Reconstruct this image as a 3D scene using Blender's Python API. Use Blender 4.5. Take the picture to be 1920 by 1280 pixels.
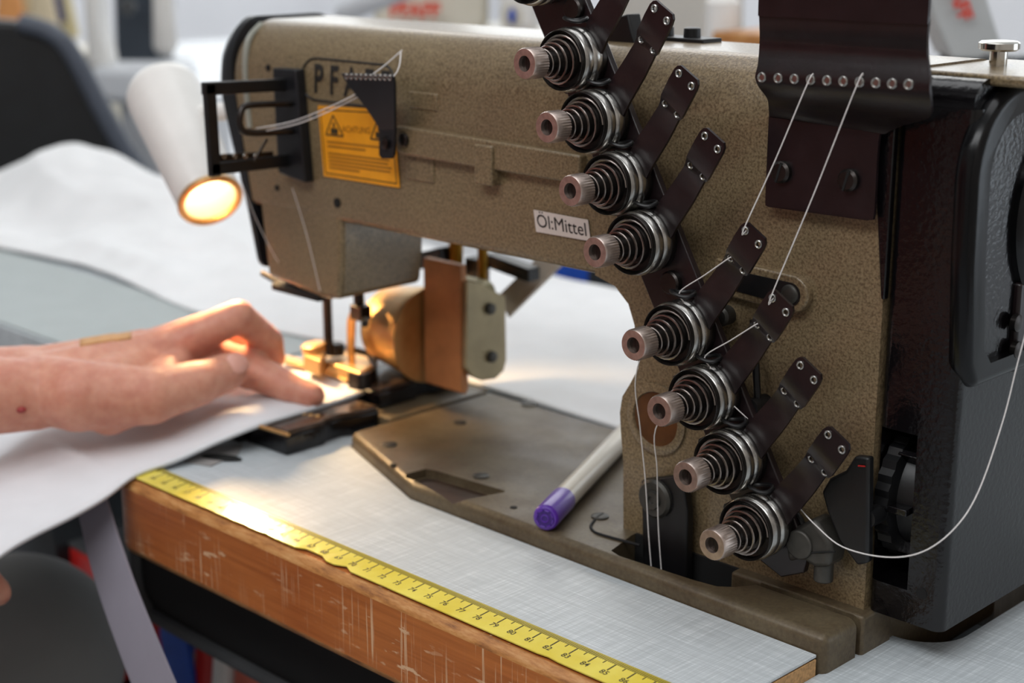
import bpy, bmesh, math, random
from mathutils import Vector, Matrix, noise
random.seed(7)
for o in list(bpy.data.objects): bpy.data.objects.remove(o)
scene = bpy.context.scene
COL = scene.collection
PI = math.pi

# ------------------------------------------------------------------ camera
# metres; x along the table's front edge (tape 80 cm mark = 0), y away from the operator, z = 0 worktop
CAM = Vector((.4151, -.4244, .2809)); FPX = 2975.0
_yaw, _pit = math.radians(44.637), math.radians(14.99)
FW = Vector((-math.sin(_yaw)*math.cos(_pit), math.cos(_yaw)*math.cos(_pit), -math.sin(_pit)))
RT = Vector((math.cos(_yaw), math.sin(_yaw), 0)); UP = RT.cross(FW)
cam = bpy.data.cameras.new('camera'); co = bpy.data.objects.new('camera', cam); COL.objects.link(co)
co.matrix_world = Matrix(((RT.x, UP.x, -FW.x, CAM.x), (RT.y, UP.y, -FW.y, CAM.y), (RT.z, UP.z, -FW.z, CAM.z), (0, 0, 0, 1)))
cam.lens = FPX/1920*36; cam.sensor_width = 36; cam.clip_start = .02; cam.clip_end = 60
cam.dof.use_dof = True; cam.dof.focus_distance = .645; cam.dof.aperture_fstop = 8.0
scene.camera = co

# ------------------------------------------------------------------ light
world = bpy.data.worlds.new('world'); scene.world = world; world.use_nodes = True
wb = world.node_tree.nodes['Background']; wb.inputs[0].default_value = (.80, .88, 1.0, 1); wb.inputs[1].default_value = .5
def area(name, loc, target, sx, sy, power, col):
    l = bpy.data.lights.new(name, 'AREA'); l.shape = 'RECTANGLE'; l.size = sx; l.size_y = sy; l.energy = power; l.color = col
    o = bpy.data.objects.new(name, l); COL.objects.link(o); o.location = loc
    o.rotation_euler = (Vector(target)-Vector(loc)).to_track_quat('-Z', 'Y').to_euler(); return o
area('ceiling_luminaire', (-.05, .3, 1.86), (-.05, .3, 0), 2.4, .9, 12, (.97, .98, 1))
area('front_fill', (.2, -1.35, 1.86), (.1, -.6, 0), 2.4, .8, 37, (.96, .98, 1))  # added light behind the camera, brightens the front faces
area('back_fill', (-2.4, 2.3, 1.86), (-2.4, 2.3, 0), 3.0, 1.6, 36, (1, .99, .97))  # added light out of view, brightens the rear walls and background
area('window_daylight', (1.46, 1.45, -.05), (0, 1.45, -.05), 1.3, 1.3, 10, (.78, .89, 1.0))
vs = scene.view_settings; vs.view_transform = 'Standard'; vs.look = 'None'; vs.gamma = 1; vs.use_curve_mapping = False; vs.exposure = 0.14

# ------------------------------------------------------------------ helpers
def ray(u, v): return RT*((u-960)/FPX) - UP*((v-640)/FPX) + FW
def at(u, v, ax, val):                      # point seen at a photo pixel on a known plane of the place
    i = 'xyz'.index(ax); d = ray(u, v); return CAM + d*((val-CAM[i])/d[i])
def far(u, v, depth): return CAM + ray(u, v)*depth

WLOC = {}
def meshobj(name, me, mat, parent=None, smooth=None, recenter=True):
    mats = mat if isinstance(mat, (list, tuple)) else [mat]
    for m in mats: me.materials.append(m)
    c = Vector((0, 0, 0))
    if recenter and len(me.vertices):
        xs = [v.co.x for v in me.vertices]; ys = [v.co.y for v in me.vertices]; zs = [v.co.z for v in me.vertices]
        c = Vector(((min(xs)+max(xs))/2, (min(ys)+max(ys))/2, min(zs)))
        me.transform(Matrix.Translation(-c))
    if smooth is not None:
        me.polygons.foreach_set('use_smooth', [True]*len(me.polygons))
        if smooth < 180: me.set_sharp_from_angle(angle=math.radians(smooth))
    me.update()
    o = bpy.data.objects.new(name, me); COL.objects.link(o)
    o.location = c - (WLOC[parent] if parent else Vector((0, 0, 0)))
    if parent: o.parent = parent
    WLOC[o] = c
    return o
def thing(name, loc, label, cat, group=None):
    o = bpy.data.objects.new(name, None); o.empty_display_size = .02; COL.objects.link(o); o.location = loc; WLOC[o] = Vector(loc)
    return tag(o, label, cat, group)
def tag(o, label=None, cat=None, group=None, kind=None):
    if label: o['label'] = label
    if cat: o['category'] = cat
    if group: o['group'] = group
    if kind: o['kind'] = kind
    return o
def mod_bevel(o, w, seg=3, angle=35, weight=False):
    m = o.modifiers.new('bevel', 'BEVEL'); m.width = w; m.segments = seg; m.use_clamp_overlap = True
    m.limit_method = 'WEIGHT' if weight else 'ANGLE'; m.angle_limit = math.radians(angle); m.harden_normals = False
    return m
def copy_tree(o, delta=None, parent=None):
    c = o.copy(); COL.objects.link(c)
    WLOC[c] = WLOC[o] + (delta or Vector((0, 0, 0)))
    if parent is None:
        c.location = o.location + (delta or Vector((0, 0, 0)))
    else: c.parent = parent
    for ch in o.children: copy_tree(ch, None, c)
    return c
def bake(o):                                # apply an object's modifiers into its mesh
    dg = bpy.context.evaluated_depsgraph_get(); dg.update()
    me = bpy.data.meshes.new_from_object(o.evaluated_get(dg)); o.modifiers.clear(); o.data = me; return o
def cut(o, cutters):
    for b in cutters:
        me = bpy.data.meshes.new('cutter'); b.bm.normal_update(); b.bm.to_mesh(me); b.bm.free()
        k = bpy.data.objects.new('cutter', me); COL.objects.link(k)
        m = o.modifiers.new('cut', 'BOOLEAN'); m.operation = 'DIFFERENCE'; m.object = k; m.solver = 'EXACT'
        k.location = -0*Vector((1, 1, 1))
        bpy.context.view_layer.update()
        bake(o); bpy.data.objects.remove(k)
    return o

def frame(ax):
    a = Vector(ax).normalized(); t = Vector((0, 0, 1)) if abs(a.z) < .9 else Vector((1, 0, 0))
    e1 = t.cross(a).normalized(); e2 = a.cross(e1); return a, e1, e2
class B:
    """collects shapes in world coordinates"""
    def __init__(s): s.bm = bmesh.new()
    def raw(s, vs, fs, mi=0):
        bv = [s.bm.verts.new(v) for v in vs]
        for f in fs:
            try:
                q = s.bm.faces.new([bv[i] for i in f]); q.material_index = mi
            except ValueError: pass
        return bv
    def box(s, x0, x1, y0, y1, z0, z1, mi=0):
        v = [(x, y, z) for z in (z0, z1) for y in (y0, y1) for x in (x0, x1)]
        s.raw(v, [(0, 2, 3, 1), (4, 5, 7, 6), (0, 1, 5, 4), (2, 6, 7, 3), (0, 4, 6, 2), (1, 3, 7, 5)], mi); return s
    def obox(s, c, ex, ey, ez, mi=0):      # oriented box, half vectors
        c, ex, ey, ez = map(Vector, (c, ex, ey, ez))
        v = [c+ex*i+ey*j+ez*k for k in (-1, 1) for j in (-1, 1) for i in (-1, 1)]
        s.raw(v, [(0, 2, 3, 1), (4, 5, 7, 6), (0, 1, 5, 4), (2, 6, 7, 3), (0, 4, 6, 2), (1, 3, 7, 5)], mi); return s
    def prism(s, poly, plane, a0, a1, mi=0):
        def p(q, a):
            return {'xz': (q[0], a, q[1]), 'xy': (q[0], q[1], a), 'yz': (a, q[0], q[1])}[plane]
        n = len(poly); v = [p(q, a0) for q in poly]+[p(q, a1) for q in poly]
        s.raw(v, [tuple(range(n))[::-1], tuple(range(n, 2*n))]+[(i, (i+1) % n, n+(i+1) % n, n+i) for i in range(n)], mi)
        bmesh.ops.recalc_face_normals(s.bm, faces=s.bm.faces); return s
    def lathe(s, p0, ax, prof, seg=32, mi=0, caps=True):
        a, e1, e2 = frame(ax); p0 = Vector(p0); v = []; f = []
        for d, r in prof:
            for k in range(seg):
                t = 2*PI*k/seg; v.append(p0+a*d+(e1*math.cos(t)+e2*math.sin(t))*r)
        m = len(prof)
        for i in range(m-1):
            for k in range(seg):
                f.append((i*seg+k, i*seg+(k+1) % seg, (i+1)*seg+(k+1) % seg, (i+1)*seg+k))
        if caps:
            f.append(tuple(range(seg))[::-1]); f.append(tuple(range((m-1)*seg, m*seg)))
        s.raw(v, f, mi); return s
    def cyl(s, p0, p1, r0, r1=None, seg=24, mi=0):
        p0, p1 = Vector(p0), Vector(p1); d = p1-p0
        return s.lathe(p0, d, [(0, r0), (d.length, r0 if r1 is None else r1)], seg, mi)
    def tube(s, pts, r, seg=8, closed=False, mi=0, caps=True):
        pts = [Vector(p) for p in pts]; n = len(pts); v = []; f = []
        rr = r if isinstance(r, (list, tuple)) else [r]*n
        T0 = (pts[1]-pts[0]).normalized(); _, e1, _ = frame(T0)
        for i, p in enumerate(pts):
            if closed: t = (pts[(i+1) % n]-pts[i-1]).normalized()
            else: t = (pts[min(i+1, n-1)]-pts[max(i-1, 0)]).normalized()
            e1 = (e1-t*e1.dot(t)).normalized(); e2 = t.cross(e1)
            for k in range(seg):
                a = 2*PI*k/seg; v.append(p+(e1*math.cos(a)+e2*math.sin(a))*rr[i])
        for i in range(n if closed else n-1):
            j = (i+1) % n
            for k in range(seg): f.append((i*seg+k, i*seg+(k+1) % seg, j*seg+(k+1) % seg, j*seg+k))
        if not closed and caps:
            f.append(tuple(range(seg))[::-1]); f.append(tuple(range((n-1)*seg, n*seg)))
        s.raw(v, f, mi); return s
    def torus(s, c, ax, R, r, seg=32, rs=8, mi=0, sx=1, sy=1):
        a, e1, e2 = frame(ax); c = Vector(c)
        return s.tube([c+e1*math.cos(2*PI*k/seg)*R*sx+e2*math.sin(2*PI*k/seg)*R*sy for k in range(seg)], r, rs, True, mi)
    def sheet(s, L, R, th, mi=0):          # thick bent strip between two edge polylines
        L = [Vector(p) for p in L]; R = [Vector(p) for p in R]; n = len(L); N = []
        for i in range(n):
            t = (L[min(i+1, n-1)]+R[min(i+1, n-1)]-L[max(i-1, 0)]-R[max(i-1, 0)]); w = R[i]-L[i]
            N.append(t.cross(w).normalized()*th/2)
        v = []
        for i in range(n): v += [L[i]+N[i], R[i]+N[i], R[i]-N[i], L[i]-N[i]]
        f = []
        for i in range(n-1):
            for k in range(4): f.append((4*i+k, 4*i+(k+1) % 4, 4*i+4+(k+1) % 4, 4*i+4+k))
        f += [(0, 3, 2, 1), (4*n-4, 4*n-3, 4*n-2, 4*n-1)]
        s.raw(v, f, mi); bmesh.ops.recalc_face_normals(s.bm, faces=s.bm.faces); return s
    def ball(s, c, rx, ry=None, rz=None, seg=20, rot=None, mi=0):
        ry = rx if ry is None else ry; rz = rx if rz is None else rz; c = Vector(c); v = []; f = []; h = seg//2
        M = rot or Matrix.Identity(3)
        for i in range(1, h):
            for k in range(seg):
                a, b = PI*i/h, 2*PI*k/seg
                v.append(c+M@Vector((rx*math.sin(a)*math.cos(b), ry*math.sin(a)*math.sin(b), rz*math.cos(a))))
        for i in range(h-2):
            for k in range(seg): f.append((i*seg+k, (i+1)*seg+k, (i+1)*seg+(k+1) % seg, i*seg+(k+1) % seg))
        n = len(v); v += [c+M@Vector((0, 0, rz)), c-M@Vector((0, 0, rz))]
        for k in range(seg):
            f.append((n, k, (k+1) % seg)); f.append((n+1, (h-2)*seg+(k+1) % seg, (h-2)*seg+k))
        s.raw(v, f, mi); return s
    def capsule(s, p0, p1, r0, r1, seg=16, mi=0):
        p0, p1 = Vector(p0), Vector(p1); d = (p1-p0); L = d.length; prof = []
        for i in range(6):
            a = PI/2*i/6; prof.append((-r0*math.cos(a), r0*math.sin(a)+1e-5))
        for i in range(7):
            a = PI/2*i/6; prof.append((L+r1*math.sin(a), r1*math.cos(a)+1e-5))
        return s.lathe(p0, d, prof, seg, mi)
    def grid(s, rows, mi=0):               # open surface from rows of points
        n, m = len(rows), len(rows[0]); v = [p for r in rows for p in r]
        s.raw(v, [(i*m+k, i*m+k+1, (i+1)*m+k+1, (i+1)*m+k) for i in range(n-1) for k in range(m-1)], mi); return s
    def make(s, name, mat, parent=None, smooth=40, bevel=None, seg=3, merge=False):
        if merge: bmesh.ops.remove_doubles(s.bm, verts=s.bm.verts, dist=1e-6)
        me = bpy.data.meshes.new(name); s.bm.normal_update(); s.bm.to_mesh(me); s.bm.free()
        o = meshobj(name, me, mat, parent, smooth)
        if bevel: mod_bevel(o, bevel, seg)
        return o
def text_shape(b, s, size, origin, xd, yd, align='CENTER', extrude=.0001, bold=0, mi=0):
    """flat lettering placed in the plane spanned by xd, yd; appended to b"""
    cu = bpy.data.curves.new('t', 'FONT'); cu.body = s; cu.size = size; cu.align_x = align; cu.align_y = 'CENTER'; cu.offset = bold; cu.resolution_u = 3
    t = bpy.data.objects.new('t', cu); COL.objects.link(t); dg = bpy.context.evaluated_depsgraph_get(); dg.update()
    me = bpy.data.meshes.new_from_object(t.evaluated_get(dg))
    xd, yd = Vector(xd), Vector(yd); n = xd.cross(yd).normalized(); og = Vector(origin)
    vs = [og+xd*v.co.x+yd*v.co.y+n*extrude for v in me.vertices]
    b.raw(vs, [tuple(p.vertices) for p in me.polygons], mi)
    bpy.data.objects.remove(t); bpy.data.curves.remove(cu); bpy.data.meshes.remove(me)
def smoothpath(pts, n=8):                  # Catmull-Rom
    pts = [Vector(p) for p in pts]; out = []
    for i in range(len(pts)-1):
        p0, p1, p2, p3 = pts[max(i-1, 0)], pts[i], pts[i+1], pts[min(i+2, len(pts)-1)]
        for k in range(n):
            t = k/n; out.append(.5*((2*p1)+(p2-p0)*t+(2*p0-5*p1+4*p2-p3)*t*t+(3*p1-p0-3*p2+p3)*t**3))
    return out+[pts[-1]]
def rrect(x0, x1, y0, y1, r, n=5):
    out = []
    for cx, cy, a0 in ((x1-r, y0+r, -90), (x1-r, y1-r, 0), (x0+r, y1-r, 90), (x0+r, y0+r, 180)):
        for k in range(n+1):
            a = math.radians(a0+90*k/n); out.append((cx+r*math.cos(a), cy+r*math.sin(a)))
    return out

# ------------------------------------------------------------------ materials
def srgb(r, g, b): return tuple(((c/255+.055)/1.055)**2.4 if c/255 > .04045 else c/255/12.92 for c in (r, g, b))+(1,)
class M:
    def __init__(s, name, col, rough=.5, metal=0, spec=.5, coat=0):
        s.m = bpy.data.materials.new(name); s.m.use_nodes = True; s.t = s.m.node_tree; s.n = s.t.nodes; s.b = s.n['Principled BSDF']
        s.b.inputs['Base Color'].default_value = col; s.b.inputs['Roughness'].default_value = rough; s.b.inputs['Metallic'].default_value = metal
        s.b.inputs['Specular IOR Level'].default_value = spec
        if coat: s.b.inputs['Coat Weight'].default_value = coat; s.b.inputs['Coat Roughness'].default_value = .12
        s.co = None; s.col = col
    def node(s, typ, **kw):
        n = s.n.new(typ)
        for k, v in kw.items(): setattr(n, k, v)
        return n
    def link(s, a, b): s.t.links.new(a, b)
    def coord(s, scale=(1, 1, 1)):
        if s.co is None: s.co = s.node('ShaderNodeTexCoord')
        mp = s.node('ShaderNodeMapping'); mp.inputs['Scale'].default_value = scale; s.link(s.co.outputs['Object'], mp.inputs['Vector']); return mp.outputs[0]
    def noise(s, scale, detail=3, rough=.55, vec=(1, 1, 1)):
        n = s.node('ShaderNodeTexNoise'); n.inputs['Scale'].default_value = scale; n.inputs['Detail'].default_value = detail; n.inputs['Roughness'].default_value = rough
        s.link(s.coord(vec), n.inputs['Vector']); return n.outputs['Fac']
    def ramp(s, fac, stops):
        r = s.node('ShaderNodeValToRGB'); e = r.color_ramp.elements
        while len(e) < len(stops): e.new(.5)
        for i, (p, c) in enumerate(stops): e[i].position = p; e[i].color = c if len(c) == 4 else (*c, 1)
        s.link(fac, r.inputs[0]); return r.outputs[0]
    def mix(s, fac, a, b, mode='MIX'):
        x = s.node('ShaderNodeMix', data_type='RGBA', blend_type=mode)
        for sock, v in ((x.inputs[0], fac), (x.inputs[6], a), (x.inputs[7], b)):
            if hasattr(v, 'node'): s.link(v, sock)
            else: sock.default_value = v
        return x.outputs[2]
    def base(s, out): s.link(out, s.b.inputs['Base Color']); s.cur = out; return s
    def rough(s, out): s.link(out, s.b.inputs['Roughness']); return s
    def bump(s, fac, strength=.3, dist=.001):
        b = s.node('ShaderNodeBump'); b.inputs['Strength'].default_value = strength; b.inputs['Distance'].default_value = dist
        s.link(fac, b.inputs['Height'])
        old = s.b.inputs['Normal'].links
        if old: s.link(old[0].from_socket, b.inputs['Normal'])
        s.link(b.outputs[0], s.b.inputs['Normal']); return s
def plain(name, col, rough=.5, metal=0, var=.12, nscale=60, bump=0, bscale=300, **k):
    m = M(name, col, rough, metal, **k)
    a = tuple(max(0, c*(1-var)) for c in col[:3])+(1,); b = tuple(min(1, c*(1+var)) for c in col[:3])+(1,)
    m.base(m.ramp(m.noise(nscale), [(.3, a), (.7, b)]))
    if bump: m.bump(m.noise(bscale, 2), bump, .0005)
    return m.m

# hammered olive-beige machine enamel
m = M('hammered_enamel', srgb(126, 112, 88), .33, .1, .6, .15)
sp = m.ramp(m.noise(900, 2, .6), [(.36, srgb(106, 91, 70)), (.5, srgb(134, 119, 95)), (.66, srgb(152, 137, 110))])
big = m.ramp(m.noise(14, 3), [(.3, srgb(150, 132, 110)), (.7, srgb(175, 166, 140))])
m.base(m.mix(.45, sp, big, 'OVERLAY')); m.bump(m.noise(620, 2, .5), .42, .0004); ENAMEL = m.m
m = M('worn_bed_enamel', srgb(128, 115, 92), .40, .12, .4)
sp = m.ramp(m.noise(500, 3, .6), [(.3, srgb(70, 58, 42)), (.6, srgb(97, 84, 61)), (.8, srgb(112, 99, 75))])
wear = m.ramp(m.noise(22, 5, .65), [(.42, srgb(76, 62, 47)), (.6, srgb(108, 97, 78))])
m.base(m.mix(.5, sp, wear)); m.rough(m.ramp(m.noise(30, 4), [(.3, (.34,)*3), (.7, (.55,)*3)])); m.bump(m.noise(800, 2), .25, .0003); BED = m.m
DARK = plain('plum_black_enamel', srgb(30, 21, 23), .28, .0, .25, 90, .12, 500)
GLOSS = M('gloss_black_enamel', srgb(12, 11, 13), .17, 0, .5, 0); GLOSS.bump(GLOSS.noise(420, 2, .5), .35, .0006); GLOSS.base(GLOSS.ramp(GLOSS.noise(40), [(.3, srgb(9, 8, 10)), (.7, srgb(14, 12, 14))])); GLOSS = GLOSS.m
DISH = plain('smooth_black_enamel', srgb(9, 9, 11), .22, 0, .2, 60, .06, 300, spec=.28)
BLOCKCAP = plain('brown_reflection_black', srgb(58, 44, 34), .22, 0, .3, 90)  # brown tint stands in for warm reflections on the black block tops
MATTBLACK = plain('satin_black', srgb(14, 14, 16), .42, 0, .3, 80, .1, 400)
PLATEBLACK = plain('blackened_plate', srgb(26, 27, 31), .38, .2, .3, 60)
STEEL = M('brushed_steel', srgb(178, 176, 172), .27, 1); STEEL.base(STEEL.ramp(STEEL.noise(160, 4), [(.3, srgb(150, 148, 145)), (.7, srgb(205, 203, 198))])); STEEL.bump(STEEL.noise(900, 2), .08, .0003); STEEL = STEEL.m
NUT = M('turned_steel', srgb(206, 190, 180), .36, .95); NUT.base(NUT.ramp(NUT.noise(260, 4), [(.3, srgb(186, 168, 158)), (.7, srgb(222, 206, 197))])); NUT = NUT.m
WIRE = plain('spring_wire', srgb(150, 140, 134), .28, 1, .2, 200)
DSTEEL = plain('dark_steel', srgb(62, 58, 56), .34, .9, .3, 120)
CAST = plain('grey_casting', srgb(74, 72, 68), .48, .6, .3, 90, .2, 300)
CHROME = plain('chrome', srgb(225, 222, 215), .14, 1, .05, 80)
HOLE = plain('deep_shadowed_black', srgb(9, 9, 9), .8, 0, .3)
# laminate with woven cross-hatch print
m = M('crosshatch_laminate', srgb(205, 209, 211), .42, 0, .35)
h1 = m.ramp(m.noise(1, 4, .7, (30, 1250, 30)), [(.42, (0,)*3), (.66, (1,)*3)])
h2 = m.ramp(m.noise(1, 4, .7, (1250, 30, 30)), [(.42, (0,)*3), (.66, (1,)*3)])
hh = m.mix(.5, h1, h2)
m.base(m.ramp(hh, [(.02, srgb(178, 185, 189)), (.45, srgb(193, 200, 204)), (.75, srgb(212, 218, 222)), (1, srgb(232, 237, 240))]))
LAM = m.m
# varnished, scratched wooden edge
m = M('varnished_wood', srgb(140, 82, 42), .36, 0, .5)
g = m.ramp(m.noise(1, 5, .65, (14, 60, 420)), [(.3, srgb(146, 76, 34)), (.55, srgb(184, 106, 52)), (.75, srgb(202, 124, 66))])
g2 = m.ramp(m.noise(9, 3), [(.35, srgb(164, 88, 42)), (.65, srgb(210, 134, 72))])
base = m.mix(.4, g, g2)
s1 = m.ramp(m.noise(1, 2, .5, (860, 30, 14)), [(.615, (0,)*3), (.65, (1,)*3)])
msk = m.ramp(m.noise(24, 2), [(.42, (0,)*3), (.62, (1,)*3)])
s2 = m.ramp(m.noise(1, 3, .6, (70, 60, 300)), [(.62, (0,)*3), (.66, (1,)*3)])
scr = m.mix(1, m.mix(1, s1, s2, 'ADD'), msk, 'MULTIPLY')
m.base(m.mix(scr, base, srgb(226, 186, 146))); m.bump(scr, -.3, .0005); WOOD = m.m
WOODLIP = M('worn_raw_wood', srgb(176, 122, 66), .5)
WOODLIP.base(WOODLIP.ramp(WOODLIP.noise(1, 5, .7, (60, 300, 300)), [(.3, srgb(128, 78, 40)), (.5, srgb(182, 124, 66)), (.72, srgb(208, 160, 104))])); WOODLIP = WOODLIP.m
CHIP = plain('raw_chipboard', srgb(182, 140, 92), .8, 0, .3, 700)
TAPE = M('yellow_tape', srgb(226, 208, 82), .24, 0, .6, 0); TAPE.base(TAPE.ramp(TAPE.noise(40, 3), [(.3, srgb(222, 200, 72)), (.7, srgb(236, 222, 104))])); TAPE.bump(TAPE.noise(260, 3), .22, .0006); TAPE = TAPE.m
TAPEBAND = plain('olive_tape_band', srgb(178, 162, 62), .25, 0, .1, 60)
INK = plain('dark_print', srgb(58, 50, 28), .5, 0, .15)
BLACKINK = plain('black_print', srgb(34, 32, 30), .5, 0, .15)
def cloth(name, col, rough=.9, sc=900, sub=0):
    m = M(name, col, rough, 0, .2)
    a = tuple(c*.94 for c in col[:3])+(1,)
    m.base(m.ramp(m.noise(30, 3), [(.3, a), (.7, col)])); m.bump(m.noise(1, 2, .5, (sc, sc*.5, sc)), .12, .0004)
    m.b.inputs['Sheen Weight'].default_value = .15
    return m.m
WHITECLOTH = cloth('white_cotton', srgb(232, 234, 238))
WHITECLOTH2 = cloth('white_linen', srgb(240, 241, 242))
GREYMAT = cloth('grey_felt', srgb(176, 184, 184), .95)
LILAC = cloth('elastic_weave', srgb(150, 146, 158), .85)
TROUSER = cloth('grey_denim', srgb(134, 132, 130), .95)
SHIRT = cloth('rust_red_shirt', srgb(158, 84, 72), .9)
m = M('skin', srgb(222, 170, 148), .48, 0, .35)
sk = m.ramp(m.noise(26, 4, .6), [(.3, srgb(200, 132, 112)), (.52, srgb(213, 153, 130)), (.75, srgb(222, 168, 145))])
fine = m.ramp(m.noise(160, 3), [(.35, srgb(196, 128, 108)), (.65, srgb(222, 168, 144))])
m.base(m.mix(.4, sk, fine)); m.bump(m.noise(500, 3), .18, .0004); m.bump(m.noise(90, 3), .16, .0014)
m.b.inputs['Subsurface Weight'].default_value = .35; m.b.inputs['Subsurface Radius'].default_value = (1, .3, .16); m.b.inputs['Subsurface Scale'].default_value = .006
SKIN = m.m
NAIL = plain('fingernail', srgb(226, 168, 152), .3, 0, .05)
PLASTER = plain('tan_plaster', srgb(204, 152, 96), .6, 0, .12, 200, .2, 700)
SCAB = plain('red_scab', srgb(150, 48, 48), .6)
WHITEPLASTIC = plain('white_plastic', srgb(232, 230, 226), .38, 0, .03)
CREAM = plain('cream_enamel', srgb(212, 206, 190), .4, 0, .05, 10)
PALE = plain('pale_painted_metal', srgb(206, 209, 214), .4, 0, .05, 10)
ORANGE = plain('orange_label', srgb(236, 158, 26), .42, 0, .08, 80)
PAPER = plain('label_paper', srgb(212, 198, 190), .55, 0, .04, 80)
PURPLE = plain('purple_plastic', srgb(88, 44, 158), .28, 0, .1, 80, coat=.3)
PENWHITE = plain('pen_barrel', srgb(196, 186, 168), .3, 0, .04, 60, coat=.3)
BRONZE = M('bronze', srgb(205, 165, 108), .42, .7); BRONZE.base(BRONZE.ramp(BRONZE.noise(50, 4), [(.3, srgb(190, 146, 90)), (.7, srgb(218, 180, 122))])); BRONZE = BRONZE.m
LEATHER = plain('tan_leather', srgb(178, 118, 72), .6, 0, .2, 60, .2, 400)
AMBER = plain('amber_oil_glass', srgb(92, 58, 30), .12, 0, .35, 60, coat=.6)
THREAD = plain('white_thread', srgb(226, 222, 220), .7, 0, .1, 900)
RED = plain('red_plastic', srgb(190, 34, 30), .4, 0, .1)
BLUE = plain('blue_plastic', srgb(18, 74, 178), .45, 0, .15)
CHARCOAL = plain('charcoal_plastic', srgb(30, 33, 36), .5, 0, .2)
RIMGREY = plain('slate_trim', srgb(74, 80, 92), .5, 0, .1)
GREYMETAL = plain('grey_metal', srgb(92, 94, 96), .45, .4, .1)
WALLM = plain('pale_plaster_wall', srgb(226, 226, 230), .9, 0, .03, 3)
CEILM = plain('white_ceiling', srgb(230, 230, 228), .9, 0, .02, 3)
FRONTWALL = plain('warm_grey_wall', srgb(176, 168, 160), .9, 0, .04, 3)
FLOORM = plain('grey_workshop_floor', srgb(176, 180, 184), .7, 0, .12, 5)
def emit(name, col, e):
    m = bpy.data.materials.new(name); m.use_nodes = True; b = m.node_tree.nodes['Principled BSDF']; b.inputs['Base Color'].default_value = col
    b.inputs['Emission Color'].default_value = col; b.inputs['Emission Strength'].default_value = e; return m

# ================================================================== the setting
FZ = -.75
o = B().box(-5, 2.5, -2.5, 4.5, FZ-.05, FZ).make('floor', FLOORM); tag(o, kind='structure')
o = B().box(-5, 2.5, 4.5, 4.6, FZ, 1.95).make('wall_back', WALLM); tag(o, kind='structure')
o = B().box(-5.1, -5, -2.5, 4.6, FZ, 1.95).make('wall_left', WALLM); tag(o, kind='structure')

o = B().box(-5, 2.6, -2.6, -2.5, FZ, 2.0).make('wall_front', FRONTWALL); tag(o, kind='structure')
o = B().box(1.5, 1.6, -2.5, 4.6, FZ, 2.0).make('wall_right', FRONTWALL); tag(o, kind='structure')
o = B().box(-5.1, 2.6, -2.6, 4.6, 1.95, 2.05).make('ceiling', CEILM); tag(o, kind='structure')

PANE = emit('daylit_pane', (.93, .97, 1, 1), 1.8)
for n_, (x0, x1, y0, y1) in enumerate(((-4.7, -3.2, 4.47, 4.5), (-3.0, -1.5, 4.47, 4.5), (-1.3, .2, 4.47, 4.5), (-5.0, -4.97, .9, 2.4), (-5.0, -4.97, 2.6, 4.1))):
    w = B().box(x0, x1, y0, y1, .35, 1.75).make('window_%d' % (n_+1), PANE, smooth=None); tag(w, kind='structure')
    b = B()
    if x1-x0 > .5:
        for z in (.35, 1.05, 1.75): b.box(x0-.03, x1+.03, y0-.03, y0-.001, z-.03, z+.03)
        for x in (x0, (x0+x1)/2, x1): b.box(x-.03, x+.03, y0-.03, y0-.001, .35, 1.75)
    else:
        for z in (.35, 1.05, 1.75): b.box(x1+.001, x1+.03, y0-.03, y1+.03, z-.03, z+.03)
        for y in (y0, (y0+y1)/2, y1): b.box(x1+.001, x1+.03, y-.03, y+.03, .35, 1.75)
    b.make('window_frame', WHITEPLASTIC, w)

# ================================================================== sewing table
TB = thing('sewing_table', (0, .2, FZ), 'sewing table with grey cross-hatched laminate top and scratched varnished wooden front edge', 'table')
def arc(cx, cy, r, a0, a1, n=8): return [(cx+r*math.cos(math.radians(a0+(a1-a0)*k/n)), cy+r*math.sin(math.radians(a0+(a1-a0)*k/n))) for k in range(n+1)]
XL, YF, XR = -.291, -.0138, .0985
out = [(XR, YF)]+[(XR, .0668), (-.1445, .0700), (-.2303, .1019), (-.232, .2125), (XL, .2125)]+arc(XL+.02, YF+.02, .02, 180, 270)
core = B().prism(out, 'xy', -.0425, -.0012).make('edge_board', [WOOD, WOODLIP], TB)
bv = mod_bevel(core, .0042, 2, 60); bv.material = 1
tag(core, 'scratched orange-brown varnished wooden edge')
lam = [(x if x > XL+.0045 else XL+.0045, y if y > YF+.0080 else YF+.0080) for x, y in out]
B().prism(lam, 'xy', -.0011, 0).make('tabletop', LAM, TB)
# exposed end grain of the front board
B().box(XR, XR+.0006, YF+.003, .066, -.030, -.0016).make('end_grain', CHIP, TB)
rt = B().box(XR+.0008, .62, YF, .60, -.036, -.0085).make('side_tabletop', [LAM, CHIP], TB)
cut(rt, [B().prism(rrect(.050, .1235, .1190, .32, .022, 10), 'xy', -.1, .1)])
for p in rt.data.polygons:
    if abs(p.normal.z) < .5: p.material_index = 1
B().box(-1.06, XR, .2135, .456, -.0385, -.0005).make('rear_tabletop', LAM, TB)
B().box(-1.06, XL-.001, .098, .2130, -.0385, -.0005).make('left_tabletop', LAM, TB)
bp = B(); bp.box(.0, .1300, .100, .330, -.075, -.068); bp.box(.0990, .1300, .326, .330, -.068, -.0365); bp.box(.1262, .1300, .112, .326, -.068, -.0365)
bp.make('hole_darkener', MATTBLACK, TB)  # added black pan that makes the belt hole look dark inside
for x, y in ((-1.02, .42), (.56, .42), (.56, .02), (-.02, .19)):
    B().box(x-.02, x+.02, y-.02, y+.02, FZ, -.043).make('leg', GREYMETAL, TB, bevel=.003)
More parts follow.
